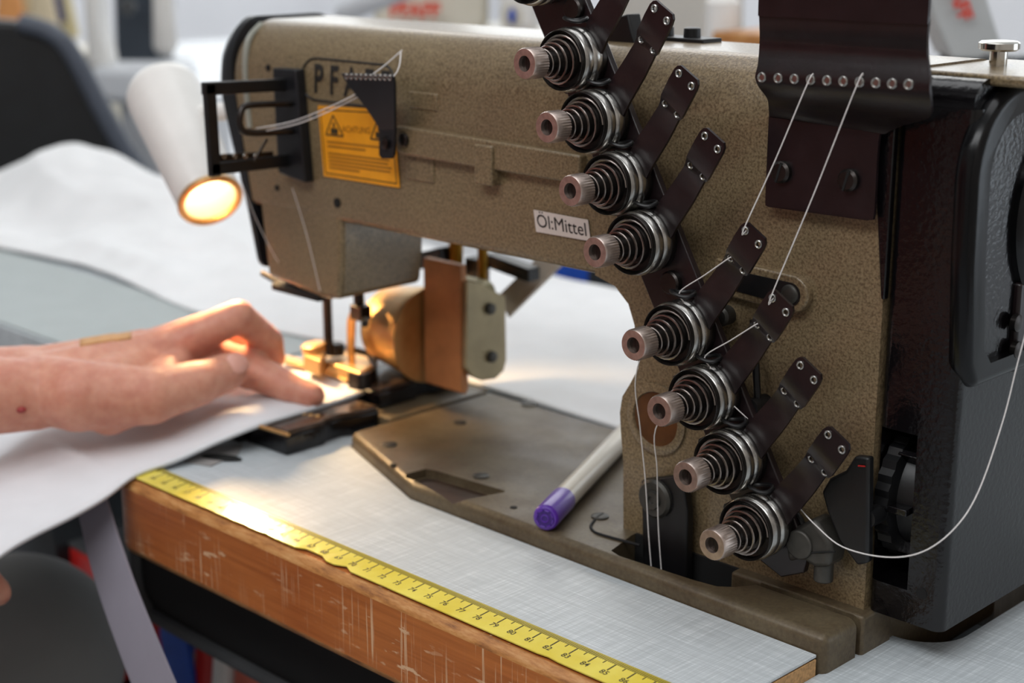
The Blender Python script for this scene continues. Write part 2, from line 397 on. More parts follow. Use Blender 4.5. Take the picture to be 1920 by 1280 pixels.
# little tool mark / dark plate let into the top by the guide block
pl = [at(*p, 'z', .0004) for p in ((345, 866), (400, 838), (455, 832), (446, 852), (395, 874))]
B().prism([(p.x, p.y) for p in pl], 'xy', .0002, .0008).make('inlay_plate', plain('worn_grey_plate', srgb(150, 146, 144), .5, 0), TB)
q = at(415, 857, 'z', .001)
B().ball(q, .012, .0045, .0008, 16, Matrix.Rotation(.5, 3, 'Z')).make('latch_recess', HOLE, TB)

# black drawer tray hanging below the front board
DR = thing('drawer_tray', (-.1, 0, -.16), 'black tray with slate rim hanging beneath the wooden table edge', 'drawer')
YD = .030; d0, d1 = at(262, 1095, 'y', YD).x, .20; zb = at(400, 1212, 'y', YD).z
b = B(); b.box(d0, d1, YD, YD+.004, zb, -.0432); b.box(d0, d1, YD, .20, zb-.003, zb); b.box(d0, d0+.004, YD+.004, .20, zb, -.0432); b.box(d1-.004, d1, YD+.004, .20, zb, -.0432); b.box(d0, d1, .196, .20, zb, -.0432)
b.make('tray', plain('tray_black', srgb(6, 6, 7), .7, 0, .2), DR)
b = B(); b.tube(smoothpath([(d0+.001, YD-.001, -.044), (d0, YD-.001, -.07), (d0+.001, YD-.001, zb+.016), (d0+.010, YD-.001, zb+.004), (d0+.03, YD-.001, zb), (d0+.2, YD-.001, zb-.001), (d1-.02, YD-.001, zb-.001)], 6), .0040, 8)
b.make('rim', plain('tray_rim_grey', srgb(60, 62, 64), .6), DR)

# ================================================================== measuring tape
MT = thing('measuring_tape', (-.1, 0, 0), 'yellow centimetre measuring tape stuck along the front table edge', 'measuring tape')
b = B(); NX = 130; random.seed(3)
xs = [-.284+(.46+.284)*i/NX for i in range(NX+1)]
lo = []
for x in xs:
    e = -.0098
    if -.135 < x < -.118 or -.106 < x < -.100: e = -.0072
    elif random.random() < .18 and x < .05: e += random.uniform(0, .0008)
    lo.append((x, e))
xs = [x for x in xs if x < XR]; lo = [p for p in lo if p[0] < XR]
poly = lo+[(xs[-1], .0015)]+[(x, .0015) for x in xs[::-1][1:]]
v = [(x, y, .0005) for x, y in lo]+[(x, .0026, .0015) for x in xs]+[(x, y, 0) for x, y in lo]+[(x, .0026, 0) for x in xs]
n = len(xs)
f = [(i, i+1, n+i+1, n+i) for i in range(n-1)]+[(2*n+i, 2*n+i+1, i+1, i) for i in range(n-1)]+[(n+i, n+i+1, 3*n+i+1, 3*n+i) for i in range(n-1)]
b.raw(v, f); b.make('tape', TAPE, MT, None)
B().prism([(.0026, 0), (.0026, .0015), (.0058, .0017), (.0060, 0)], 'yz', xs[0], xs[-1]).make('millimetre_band', TAPEBAND, MT, None)
bt = B(); bn = B(); bm_ = B()
for c in range(52, 90):
    x = (c-80)*.01
    if x > XR-.004: continue
    bt.box(x-.0003, x+.0003, -.0026, .0026, .0005, .00058)
    if x+.005 < XR: bt.box(x+.005-.00022, x+.005+.00022, .0006, .0026, .0005, .00058)
    text_shape(bn, str(c), .0040, (x+.0002, -.0046, .00052), (1, 0, 0), (0, 1, 0), extrude=.00006, bold=.00004)
    for k in range(10):
        xx = x+k*.001
        if xx < XR-.001: bm_.box(xx-.00012, xx+.00012, .0026, .0052, .0005, .00056)
for q in (bt, bn, bm_):
    for v_ in q.bm.verts: v_.co.z += (v_.co.y+.0098)/.0124*.00100 if v_.co.y < .00261 else .00110
bt.make('tick_marks', INK, MT, None); bn.make('numerals', INK, MT, None); bm_.make('millimetre_marks', INK, MT, None)

# ================================================================== sewing machine
SM = thing('sewing_machine', (-.05, .15, -.03), 'olive-beige industrial sewing machine with a diagonal row of thread tension knobs', 'sewing machine')
def part(b, name, mat, parent=None, **k): return b.make(name, mat, parent or SM, **k)

# --- bed
poly = [(-.2303, .1025), (-.1445, .0706), (.1015, .0676), (.1015, .0915), (.1015, .2105), (-.2303, .2105)]
bed = part(B().prism(poly, 'xy', -.03, .008), 'bed_plate', BED); mod_bevel(bed, .0042, 4, 30); bake(bed)
cut(bed, [B().prism([(-.022, .0965), (-.0165, .0755), (-.010, .0735), (.030, .0758), (.041, .0775), (.047, .0825), (.052, .0905), (.110, .0905), (.110, .0935), (.052, .0935), (.052, .102), (-.022, .102)], 'xy', -.05, .02),
          B().prism([(-.157, .0780), (-.1555, .0905), (-.150, .0925), (-.104, .0965), (-.103, .0945), (-.1095, .0720), (-.114, .0705), (-.154, .0760)], 'xy', .0035, .02)])
bed.data.polygons.foreach_set('use_smooth', [True]*len(bed.data.polygons)); bed.data.set_sharp_from_angle(angle=math.radians(28))
fl = part(B().box(.036, .1025, .0936, .116, -.025, .0085), 'base_flange', BED, bevel=.0015)
part(B().prism([(-.1545, .0785), (-.1535, .0895), (-.149, .0915), (-.105, .0950), (-.1105, .0728), (-.115, .0715), (-.152, .0768)], 'xy', .0031, .0037), 'pocket_floor', plain('pocket_brown', srgb(70, 56, 48), .3, .5, .3))
# front needle-plate slide, left of the joint
part(B().box(-.2900, -.2320, .1335, .2105, -.02, .0078), 'needle_plate', BED, bevel=.001)
for (u, v, r) in ((730, 833, .0042), (902, 892, .0042), (862, 792, .0036), (992, 757, .0045), (1125, 968, .0042)):
    p = at(u, v, 'z', .0082)
    s_ = part(B().lathe(p-Vector((0, 0, .001)), (0, 0, 1), [(0, r), (.0014, r), (.0017, r*.85)], 20), 'bed_screw', CAST)
    a = random.uniform(0, 3); d = Vector((math.cos(a), math.sin(a), 0))*r*.8; w = Vector((-d.y, d.x, 0))*.14
    part(B().obox(p+Vector((0, 0, .0007)), d, w, (0, 0, .00008)), 'screw_slot', HOLE, s_, smooth=None)
for (u, v) in ((738, 871), (963, 951)):
    p = at(u, v, 'z', .0081); part(B().lathe(p-Vector((0, 0, .0005)), (0, 0, 1), [(0, .0018), (.0007, .0018)], 14), 'oil_hole', HOLE)
# shallow groove plate edge by the pillar
p0, p1, p2 = at(1108, 985, 'z', .0084), at(1130, 1003, 'z', .0084), at(1200, 1022, 'z', .0084)
part(B().tube(smoothpath([at(1115, 975, 'z', .0082), p0, at(1112, 995, 'z', .0082), p1, p2], 5), .0007, 6), 'groove', HOLE)

# --- arm and pillar casting
YA, YB, ZT = .1000, .182, .2262
def armprof(top, rnd):
    """cross-section of the arm in y-z, rounded shoulders"""
    zt = top; P_ = []
    if rnd: P_ += [(YA+.004*(1-math.cos(a)), .1245+.004*(1-math.sin(a))) for a in [PI/2*(1-k/5) for k in range(6)]]
    else: P_ += [(YA+.004, .1245)]+[(YA, .1245)]*5
    P_ += [(YA, .150)]
    ry, rz = .021, .028
    P_ += [(YA+ry*(1-math.cos(a)), zt-rz+rz*math.sin(a)) for a in [PI/2*k/16 for k in range(17)]]
    r2 = .020
    P_ += [(YB-r2+r2*math.sin(a), zt-r2+r2*math.cos(a)) for a in [PI/2*k/10 for k in range(11)]]
    P_ += [(YB, .1245)]
    return P_
def shear(x, z): return x+max(0, .205-z)*.19*min(1, max(0, (-.25-x)/.07))
b = B()
secs = [(-.3225, ZT-.0150, 1), (-.3215, ZT-.0095, 1), (-.3190, ZT-.0050, 1), (-.3150, ZT-.0018, 1), (-.3090, ZT, 1), (-.25, ZT, 1), (-.15, ZT, 1), (-.0501, ZT, 1)]
def loft(b, secs):
    rings = [[(shear(x, z), y, z) for y, z in armprof(t, r)] for x, t, r in secs]; m_ = len(rings[0]); v = [p for r in rings for p in r]
    f = [(i*m_+k, (i+1)*m_+k, (i+1)*m_+(k+1) % m_, i*m_+(k+1) % m_) for i in range(len(rings)-1) for k in range(m_)]
    f += [tuple(range(m_)), tuple(range((len(rings)-1)*m_, len(rings)*m_))[::-1]]
    b.raw(v, f)
loft(b, secs); loft(b, [(-.05, ZT, 0), (.0985, ZT, 0)])
pil = [(-.05, .1245), (-.038, .1212), (-.030, .1145), (-.0262, .1055), (-.0238, .092), (-.0235, .086), (-.028, .078), (-.0325, .071), (-.0338, .063), (-.0327, .052), (-.0312, .04), (-.0302, .002), (.0985, .002), (.0985, .1244)]
b.prism(pil, 'xz', YA, YB)
bmesh.ops.remove_doubles(b.bm, verts=b.bm.verts, dist=1e-7); bmesh.ops.recalc_face_normals(b.bm, faces=b.bm.faces)
arm = part(b, 'arm_and_pillar', ENAMEL, smooth=38)
# lower head
hd = part(B().prism([(-.3030, .140), (-.2965, .0850), (-.2500, .0800), (-.2335, .0820), (-.2310, .1000), (-.2300, .123), (-.235, .140)], 'xz', YA+.0002, .160), 'needle_head', ENAMEL, bevel=.003)
# black end cover
def coverring(w, top):
    out = []
    for y, z in armprof(top, 1):
        z2 = .0895+(z-.1245)*(top-.0895)/(top-.1245); g = min(1, max(0, (z2-.11)/.085))
        out.append((-.3224+max(0, .205-z2)*.19-w*(.0030+.0120*g), y-.0006, z2))
    return out
rings = [coverring(0, ZT+.0010), coverring(.35, ZT+.0010), coverring(.75, ZT-.0030), coverring(1.0, ZT-.0120)]
b = B(); m_ = len(rings[0]); b.raw([p for r in rings for p in r], [(i*m_+k, (i+1)*m_+k, (i+1)*m_+(k+1) % m_, i*m_+(k+1) % m_) for i in range(3) for k in range(m_)]+[tuple(range(m_)), tuple(range(3*m_, 4*m_))[::-1]])
bmesh.ops.recalc_face_normals(b.bm, faces=b.bm.faces)
part(b, 'end_cover', PLATEBLACK, smooth=35)
part(B().tube(smoothpath([(-.3085, YA+.012, .2235), (-.3085, YA+.0035, .2165), (-.3085, YA+.0002, .205), (-.3080, YA-.0004, .19), (-.3065, YA-.0002, .168)], 5), .0018, 8), 'cover_seam', plain('pale_seam_grey', srgb(150, 152, 142), .4))
# head underside opening: rim and dark slot
b = B(); pts = [at(u, v, 'y', .112) for u, v in ((492, 512), (520, 528), (560, 545), (592, 553))]
b.tube(smoothpath(pts, 4), .0017, 8); part(b, 'head_rim', DSTEEL)
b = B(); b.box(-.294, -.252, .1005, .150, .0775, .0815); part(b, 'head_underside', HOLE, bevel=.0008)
# screws and dark holes on the front of the head
for u, v, r in ((633, 380, .0026), (520, 352, .0016), (590, 218, .0018), (503, 127, .0018)):
    p = at(u, v, 'y', YA); part(B().lathe(p+Vector((0, .0006, 0)), (0, -1, 0), [(0, r), (.0012, r), (.0014, r*.6)], 16), 'oil_hole', HOLE)
# raised rail with block
ra = at(748, 236, 'y', YA-.004); rz = ra.z
part(B().prism([(-.1795, .1810), (-.0560, .1785), (-.0560, .1655), (-.1720, .1665), (-.1795, .1680)], 'xz', YA-.0045, YA+.002), 'raised_rail', ENAMEL, bevel=.0012)
part(B().box(-.1220, -.1100, YA-.0062, YA+.001, .1585, .1775), 'rail_block', ENAMEL, bevel=.001)
part(B().box(-.1765, -.1560, YA-.0010, YA+.002, .1540, .1668), 'cast_pad', ENAMEL, bevel=.0008)
part(B().box(-.1735, -.153, YA-.0008, YA+.002, .1895, .198), 'cast_pad', ENAMEL, bevel=.0008)
p = at(757, 262, 'y', YA-.005); part(B().lathe(p+Vector((0, .002, 0)), (0, -1, 0), [(0, .0034), (.0028, .0034), (.0034, .0026)], 18), 'rail_screw', DSTEEL)
# boss with slotted shaft on the pillar
bs = part(B().prism([(.020, .1435)]+arc(.0590, .1343, .0078, 80, -90, 8)+[(.020, .1285)], 'xz', YA-.0040, YA+.002), 'slot_boss', ENAMEL, bevel=.001)
part(B().prism([(.024, .1400)]+arc(.0585, .1343, .0048, 80, -90, 8)+[(.024, .1320)], 'xz', YA-.0046, YA), 'slot', MATTBLACK, bs)
part(B().ball((.0585, YA-.0046, .1343), .0042, .0016, .0042), 'slot_pin', CAST, bs)
part(B().cyl(at(1413, 600, 'y', .094), at(1421, 765, 'y', .094), .0016), 'stay_rod', MATTBLACK)
part(B().lathe(at(1357, 592, 'y', .097)+Vector((0, .003, 0)), (0, -1, 0), [(0, .0042), (.005, .0042), (.006, .003)], 20), 'stud', CAST)
# sight glass
c = at(1232, 785, 'y', YA)
sg = part(B().lathe(c+Vector((0, .001, 0)), (0, -1, 0), [(0, .0165), (.0022, .0165), (.0026, .0155), (.0026, .0128), (.0012, .0122)], 40), 'sight_glass', ENAMEL)
part(B().lathe(c+Vector((0, .0005, 0)), (0, -1, 0), [(0, .0124), (.0012, .0124)], 36), 'glass', AMBER, sg)
# feed lever and plunger going into the bed opening
lv = part(B().prism([(-.0135, .038), (.0095, .046), (.0130, .030), (.0140, -.025), (-.0105, -.025), (-.0125, .020)], 'xz', .0915, .0965), 'feed_lever', MATTBLACK, bevel=.001)
c = at(1224, 936, 'y', .089)
part(B().lathe(c+Vector((0, .006, 0)), (0, -1, 0), [(0, .0090), (.0050, .0090), (.0062, .0078), (.0062, .0045), (.0075, .0042), (.0075, .0018), (.0068, .0014)], 28), 'plunger_button', CAST, lv)
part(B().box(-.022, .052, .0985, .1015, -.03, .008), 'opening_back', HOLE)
# top of the arm: black strap with bolts, dark bracket
tp = part(B().box(-.060, -.0285, .146, .160, ZT-.001, ZT+.0018), 'top_strap', MATTBLACK, bevel=.0006)
for u in (1240, 1290):
    p = at(u, 66, 'y', .15); part(B().lathe((p.x, .153, ZT+.0016), (0, 0, 1), [(0, .0040), (.0042, .0038), (.0046, .003)], 20), 'bolt', MATTBLACK, tp)
b = B(); b.prism([(p.x, p.z) for p in (at(u, v, 'y', .13) for u, v in ((1140, 40), (1185, 25), (1192, 60), (1200, 85), (1165, 88), (1140, 75)))], 'xz', .127, .136)
part(b, 'plate_bracket', MATTBLACK, bevel=.001)
# crown on top right, with chrome thumb screw
part(B().box(.0975, .1260, .116, .176, .150, .2225), 'pulley_housing', ENAMEL, bevel=.004)
part(B().box(.0975, .146, .112, .178, .2212, ZT-.0008), 'top_cover', ENAMEL, bevel=.0016)
ts = part(B().lathe((.1135, .148, ZT-.001), (0, 0, 1), [(0, .0034), (.0062, .0034)], 24), 'thumb_screw', CHROME)
part(B().lathe((.1135, .148, ZT+.0048), (0, 0, 1), [(0, .0066), (.0008, .0078), (.0030, .0078), (.0037, .0068)], 32), 'screw_head', CHROME, ts)

# --- badge, stickers
bd = B(); cx0, cx1, rr = at(566, 150, 'y', YA).x, at(742, 165, 'y', YA).x, .0108; cz = at(650, 155, 'y', YA).z
path = [(x, z) for x, z in arc(cx0+rr, cz, rr, 90, 270, 12)]+[(x, z) for x, z in arc(cx1-rr, cz, rr, -90, 90, 12)]
def surf(z):                                # front of the arm, following its rounded shoulder
    t = max(0, min(1, (z-(ZT-.028))/.028)); return YA+.021*(1-math.sqrt(1-t*t))
bd.tube([Vector((x, surf(z)-.0003, z)) for x, z in path], .0006, 6, True)
bg = part(bd, 'badge_outline', BLACKINK)
b = B(); text_shape(b, 'P F A F F', .0205, (at(588, 150, 'y', YA).x, YA-.0004, cz-.0003), (.80, 0, 0), (0, 0, 1.0), 'LEFT', bold=.00055)
for v_ in b.bm.verts: v_.co.y = surf(v_.co.z)-.0005
part(b, 'badge_lettering', BLACKINK, bg, smooth=None)
L0, L1, L2, L3 = (at(u, v, 'y', YA-.0006) for u, v in ((597, 198), (738, 206), (750, 352), (608, 330)))
def quad(b, a, bb, c, d, th, mi=0):
    n = Vector((0, -th, 0)); b.raw([a, bb, c, d, a+n, bb+n, c+n, d+n], [(0, 1, 2, 3), (7, 6, 5, 4), (0, 4, 5, 1), (1, 5, 6, 2), (2, 6, 7, 3), (3, 7, 4, 0)], mi)
b = B(); quad(b, L0, L1, L2, L3, .0003)
wl = part(b, 'warning_sticker', ORANGE, smooth=None); tag(wl, 'orange ACHTUNG warning sticker')
def LP(s, t, dy=-.0004): return (L0*(1-s)+L1*s)*(1-t)+(L3*(1-s)+L2*s)*t+Vector((0, dy, 0))
def bar(b, p, q, w):
    d = (q-p).normalized(); n = d.cross(Vector((0, 1, 0))).normalized()*w/2; y = Vector((0, -.00005, 0))
    b.raw([p-n+y, q-n+y, q+n+y, p+n+y], [(0, 1, 2, 3)])
b = B()
for s0, t0, s1, t1 in ((.03, .05, .97, .05), (.97, .05, .97, .95), (.97, .95, .03, .95), (.03, .95, .03, .05)): bar(b, LP(s0, t0), LP(s1, t1), .0006)
for cs in (.20, .80):
    for s0, t0, s1, t1 in ((cs-.12, .40, cs+.12, .40), (cs-.12, .40, cs, .12), (cs+.12, .40, cs, .12)): bar(b, LP(s0, t0), LP(s1, t1), .0009)
    bar(b, LP(cs, .22), LP(cs, .29), .0016); bar(b, LP(cs-.05, .34), LP(cs+.05, .34), .0030)
part(b, 'sticker_print', INK, wl, smooth=None)
xd = (L1-L0).normalized(); yd = (L0-L3).normalized()
b = B(); text_shape(b, 'ACHTUNG', .0046, LP(.50, .30), xd, yd, bold=.00002)
brown = plain('brown_print', srgb(150, 96, 22), .5)
for k, (t, e) in enumerate(((.50, .9), (.56, .6), (.66, .9), (.71, .88), (.76, .92), (.81, .9), (.86, .5))): bar(b, LP(.09, t), LP(e, t), .0009)
part(b, 'sticker_text', brown, wl, smooth=None)
O0, O1, O2, O3 = (at(u, v, 'y', YA-.0006) for u, v in ((1001, 393), (1103, 412), (1108, 452), (1006, 434)))
b = B(); quad(b, O0, O1, O2, O3, .0003); ol = part(b, 'oil_sticker', PAPER, smooth=None); tag(ol, 'white Öl:Mittel paper sticker')
b = B(); text_shape(b, 'Öl:Mittel', .0087, (O0+O1+O2+O3)/4+Vector((0, -.0004, 0)), (O1-O0).normalized(), (O0-O3).normalized(), bold=0)
part(b, 'sticker_lettering', BLACKINK, ol, smooth=None)

# --- thread take-up guard on the head
tg = part(B().prism([(-.2760, .2030), (-.2560, .2035), (-.2510, .1440), (-.2745, .1470)], 'xz', YA-.0065, YA), 'take_up_guard', PLATEBLACK, bevel=.001)
xg = -.2660
def G(u, v, x=xg): return at(u, v, 'x', x)
def bar3(b, p, q, w, t):   # flat bar between points lying in a plane x = const
    d = (q-p).normalized(); nx = Vector((1, 0, 0)); s_ = d.cross(nx).normalized()
    b.obox((p+q)/2, (q-p)/2+d*w*.5, s_*w/2, nx*t/2)
b = B()
for a, c in (((390, 166), (545, 158)), ((392, 168), (402, 318)), ((402, 316), (545, 300))): bar3(b, G(*a), G(*c), .0066, .0036)
part(b, 'guard_frame', MATTBLACK, tg, bevel=.0008)
b = B(); b.tube(smoothpath([G(548, 194, -.2600), G(470, 197, -.26), G(453, 207, -.26), G(450, 235, -.26), G(468, 249, -.26), G(548, 246, -.26)], 5), .0018, 10)
part(b, 'guard_loop', DSTEEL, tg)
b = B(); bar3(b, G(415, 296, -.268), G(505, 291, -.268), .0040, .0022); bar3(b, G(478, 300, -.258), G(500, 262, -.258), .0014, .001)
part(b, 'thread_clip', DSTEEL, tg, bevel=.0004)
for u in (420, 440, 460, 480):
    part(B().torus(G(u, 293, -.266), (1, 0, 0), .0011, .0004, 12, 6), 'eyelet', STEEL, tg)

# --- triangular thread guide hung from the rail screw
b = B(); P = lambda u, v, y: at(u, v, 'y', y)
b.sheet([P(641, 137, .083), P(648, 150, .083), P(690, 205, .086), P(714, 242, .089)], [P(739, 140, .083), P(741, 160, .083), P(742, 205, .086), P(742, 242, .089)], .0016)
tri = part(b, 'thread_guide', PLATEBLACK, smooth=30, bevel=.0004)
b = B(); b.sheet([P(713, 240, .089), P(713, 290, .0895), P(718, 297, .0895)], [P(742, 240, .089), P(740, 290, .0895), P(735, 297, .0895)], .0016)
part(b, 'guide_tab', PLATEBLACK, tri, smooth=30)
for k in range(10):
    c = P(650+k*9.0, 143.5+k*.25, .0822); part(B().torus(c, (0, -1, 0), .0011, .00042, 12, 6), 'eyelet', STEEL, tri)
part(B().lathe(P(724, 268, .0885), (0, -1, 0), [(0, .003), (.0016, .003), (.002, .002)], 16), 'guide_screw', DSTEEL, tri)

# --- diagonal tension plate
YP = .0860                                                # front face of the plate
dirv = Vector((.111, 0, -.1915)).normalized(); nrm = Vector((-dirv.z, 0, dirv.x))   # along, to upper right
T1 = Vector((-.0448, 0, .2224))
def PP(s, t): p = T1+dirv*s+nrm*t; return (p.x, p.z)
L_ = .2215
tpl = part(B().prism([PP(-.085, .012), PP(-.085, -.0180), PP(L_+.000, -.0155), PP(L_+.012, -.006), PP(L_+.013, .006), PP(L_+.006, .012)], 'xz', YP, YP+.0035), 'tension_plate', DARK, bevel=.0006)
for (x, z) in ((-.0505, .2428), (.0062, .1326)):
    s_ = part(B().lathe((x, YP+.0005, z), (0, -1, 0), [(0, .0050), (.0030, .0050), (.0038, .0042)], 24), 'plate_screw', DSTEEL, tpl)
for (x, z) in ((-.058, .21), (.046, .085)):
    part(B().cyl((x+.03*0, YP+.003, z), (x, YA+.01, z), .004), 'spacer', MATTBLACK, tpl)

UNITS = [(-.0660, .2575), (-.0448, .2224), (-.0320, .1974), (-.0187, .1727), (-.0048, .1492), (.0166, .1142), (.0308, .0895), (.0451, .0652), (.0593, .0403)]
def make_unit(x, z):
    D = Vector((0, -1, 0)); o0 = Vector((x, YP, z))
    b = B(); b.lathe(o0, D, [(0, .0128), (.0030, .0132), (.0038, .0128), (.0040, .0036), (.0355, .0034)], 32)
    b.lathe(o0, D, [(.0125, .0068), (.016, .0062), (.021, .0046), (.027, .0042)], 24)
    u = part(b, 'tension_unit', DSTEEL); tag(u, 'tension post with discs, conical spring and thumb nut')
    prof = [(.0030, .0105), (.0030, .0126), (.0040, .0134), (.0062, .0137), (.0078, .0134), (.0086, .0127), (.0094, .0134), (.0114, .0137), (.0130, .0133), (.0137, .0126), (.0136, .0112)]
    b = B(); b.lathe(o0, D, prof, 48, caps=False); part(b, 'tension_disc', STEEL, u)
    b = B(); b.lathe(o0, D, [(.0132, .0121), (.0150, .0124), (.0160, .0127), (.0163, .0125), (.0156, .0119), (.0140, .0112), (.0136, .0090), (.0150, .0082), (.0152, .0066), (.0140, .0058)], 40, caps=False); part(b, 'disc_cup', DSTEEL, u)
    pts = []; turns = 5.0; N = 120
    for i in range(N+1):
        t = i/N; r = .0046+.0062*(1-t)**1.25; a = 2*PI*turns*t
        pts.append(o0+D*(.0148+.0140*t)+Vector((math.cos(a)*r, 0, math.sin(a)*r)))
    part(B().tube(pts, .00052, 6), 'spring', WIRE, u)
    # knurled thumb nut with bored face
    seg = 72; b = B(); rp = [(.0288, .0040), (.0288, .0060), (.0292, .0066), (.0365, .0066), (.0374, .0061), (.0374, .0033), (.0340, .0032)]
    a_, e1, e2 = frame(D); v = []; f = []
    for i, (d, r) in enumerate(rp):
        for k in range(seg):
            rr_ = r-(.00022 if (k % 2 and i in (2, 3)) else 0); t = 2*PI*k/seg; v.append(o0+D*d+(e1*math.cos(t)+e2*math.sin(t))*rr_)
    for i in range(len(rp)-1):
        for k in range(seg): f.append((i*seg+k, i*seg+(k+1) % seg, (i+1)*seg+(k+1) % seg, (i+1)*seg+k))
    b.raw(v, f); part(b, 'thumb_nut', NUT, u, smooth=30)
    b = B(); b.lathe(o0, D, [(.0340, .0034), (.0341, 0.0001)], 20, caps=False); part(b, 'post_end', HOLE, u)
    b = B(); b.prism([(x+.0005, z-.0028)]+[(x+.0005+.0026*math.cos(a_), z+.0028*math.sin(a_)) for a_ in [-PI/2+PI*k/8 for k in range(9)]], 'xz', YP-.0362, YP-.0340); b.prism([(x-.0005, z+.0026)]+[(x-.0005-.0022*math.cos(a_), z-.0026*math.sin(a_)) for a_ in [-PI/2+PI*k/8 for k in range(9)]], 'xz', YP-.0356, YP-.0340); part(b, 'post_tongue', DSTEEL, u)
    # thread eyelet above the disc
    b = B(); c = o0+D*.007+Vector((.0005, 0, .0166)); b.tube([c+Vector((math.cos(2*PI*k/24)*.0052, math.sin(2*PI*k/24)*.0042, math.sin(4*PI*k/24)*.0006)) for k in range(24)], .0009, 8, True)
    b.tube([c+Vector((.0045, .002, 0)), c+Vector((.007, .005, -.003)), c+Vector((.0075, .0068, -.005))], .0012, 8)
    part(b, 'thread_eyelet', MATTBLACK, u)
    b = B(); b.prism([(x-.0150, z+.0060), (x-.0105, z+.0090), (x-.0090, z+.0050), (x-.0135, z+.0018)], 'xz', YP-.0105, YP-.0075); b.torus((x-.0140, YP-.009, z+.0044), (0, -1, 0), .0016, .0005, 14, 6)
    part(b, 'check_clip', MATTBLACK, u, bevel=.0003)
    return u
unit0 = make_unit(*UNITS[0])
# bent thread bracket, shared by all units
def make_bracket(x, z):
    Lp = [(.002, .0820, .010), (.008, .0805, .0185), (.0150, .0800, .0268), (.0206, .0795, .0338), (.0228, .0780, .0363), (.0250, .0758, .0392), (.0290, .0752, .0455), (.0320, .0750, .0498), (.0336, .0750, .0511), (.0352, .0750, .0513)]
    Rp = [(.0115, .0820, .0005), (.0175, .0805, .0090), (.0255, .0800, .0200), (.0312, .0795, .0290), (.0338, .0780, .0296), (.0362, .0758, .0312), (.0402, .0752, .0372), (.0432, .0750, .0420), (.0440, .0750, .0442), (.0436, .0750, .0462)]
    sh = Vector((x, 0, z)); L = [Vector(p)+sh for p in Lp]; R = [Vector(p)+sh for p in Rp]
    s_ = part(B().sheet(L, R, .0014), 'thread_bracket', DARK, smooth=30)
    bpy.context.view_layer.update()
    holes = []
    for i, w in ((7, .22), (7, .80), (4, .22), (4, .80)):
        c = L[i]*(1-w)+R[i]*w
        if i == 4: c += Vector((.0004, 0, .0006))
        holes.append(c)
    cut(s_, [B().cyl(c+Vector((0, .006, 0)), c-Vector((0, .006, 0)), .00125, seg=14) for c in holes])
    s_.data.polygons.foreach_set('use_smooth', [True]*len(s_.data.polygons)); s_.data.set_sharp_from_angle(angle=math.radians(30))
    for c in holes: part(B().torus(c-Vector((0, .0009, 0)), (0, -1, 0), .00135, .00042, 16, 6), 'eyelet', STEEL, s_)
    return s_
br0 = make_bracket(*UNITS[0])
for (x, z) in UNITS[1:]:
    d = Vector((x-UNITS[0][0], 0, z-UNITS[0][1])); copy_tree(unit0, d); 
    copy_tree(br0, d)
for o in list(bpy.data.objects):
    if o.name.startswith(('tension_unit', 'thread_bracket')) and o.parent is None: o.parent = SM

# --- ten-hole thread guide plate on the pillar
P = lambda u, v, y: at(u, v, 'y', y)
Lb = [(.0470, .0955, .1685), (.0458, .0955, .1690), (.0452, .0955, .1720), (.0452, .0955, .2010), (.0456, .0950, .2055), (.0476, .0915, .2095), (.0505, .0860, .2135), (.0494, .0818, .2180), (.0490, .0802, .2215), (.0492, .0812, .2255), (.0480, .0835, .2330), (.0495, .0810, .2400), (.0500, .0795, .2460), (.0500, .0790, .2480), (.0500, .0790, .2900)]
Rb = [(.0915, .0955, .1690), (.0940, .0955, .1695), (.0955, .0955, .1725), (.0955, .0955, .2000), (.0985, .0950, .2030), (.1080, .0915, .2075), (.1215, .0860, .2120), (.1240, .0818, .2180), (.1242, .0802, .2225), (.1235, .0812, .2265), (.1205, .0835, .2335), (.1215, .0810, .2400), (.1225, .0795, .2460), (.1225, .0790, .2480), (.1225, .0790, .2900)]
def dense(A, n=3): return smoothpath(A, n)
tgp = part(B().sheet(dense(Lb), dense(Rb), .0015), 'top_thread_guide', DARK, smooth=45)
holes = [P(1430+k*(1705-1430)/9, 145+k*13/9, .0800) for k in range(10)]
for c in holes:
    part(B().torus(c-Vector((0, .0006, 0)), (0, -1, 0), .0016, .0005, 18, 8), 'eyelet', STEEL, tgp)
    part(B().lathe(c-Vector((0, .0004, 0)), (0, -1, 0), [(0, .0014), (.0002, .0014)], 14), 'eyelet_bore', STEEL, tgp)
for u, v in ((1467, 322), (1593, 337)):
    c = P(u, v, .0945); s_ = part(B().lathe(c+Vector((0, .001, 0)), (0, -1, 0), [(0, .0044), (.0026, .0044), (.0036, .0034), (.0038, .001)], 26), 'guide_screw', DSTEEL, tgp)
    part(B().obox(c-Vector((0, .0027, 0)), Vector((.0012, 0, .0040)), Vector((.0005, 0, -.00015)), (0, .0002, 0)), 'screw_slot', HOLE, s_, smooth=None)

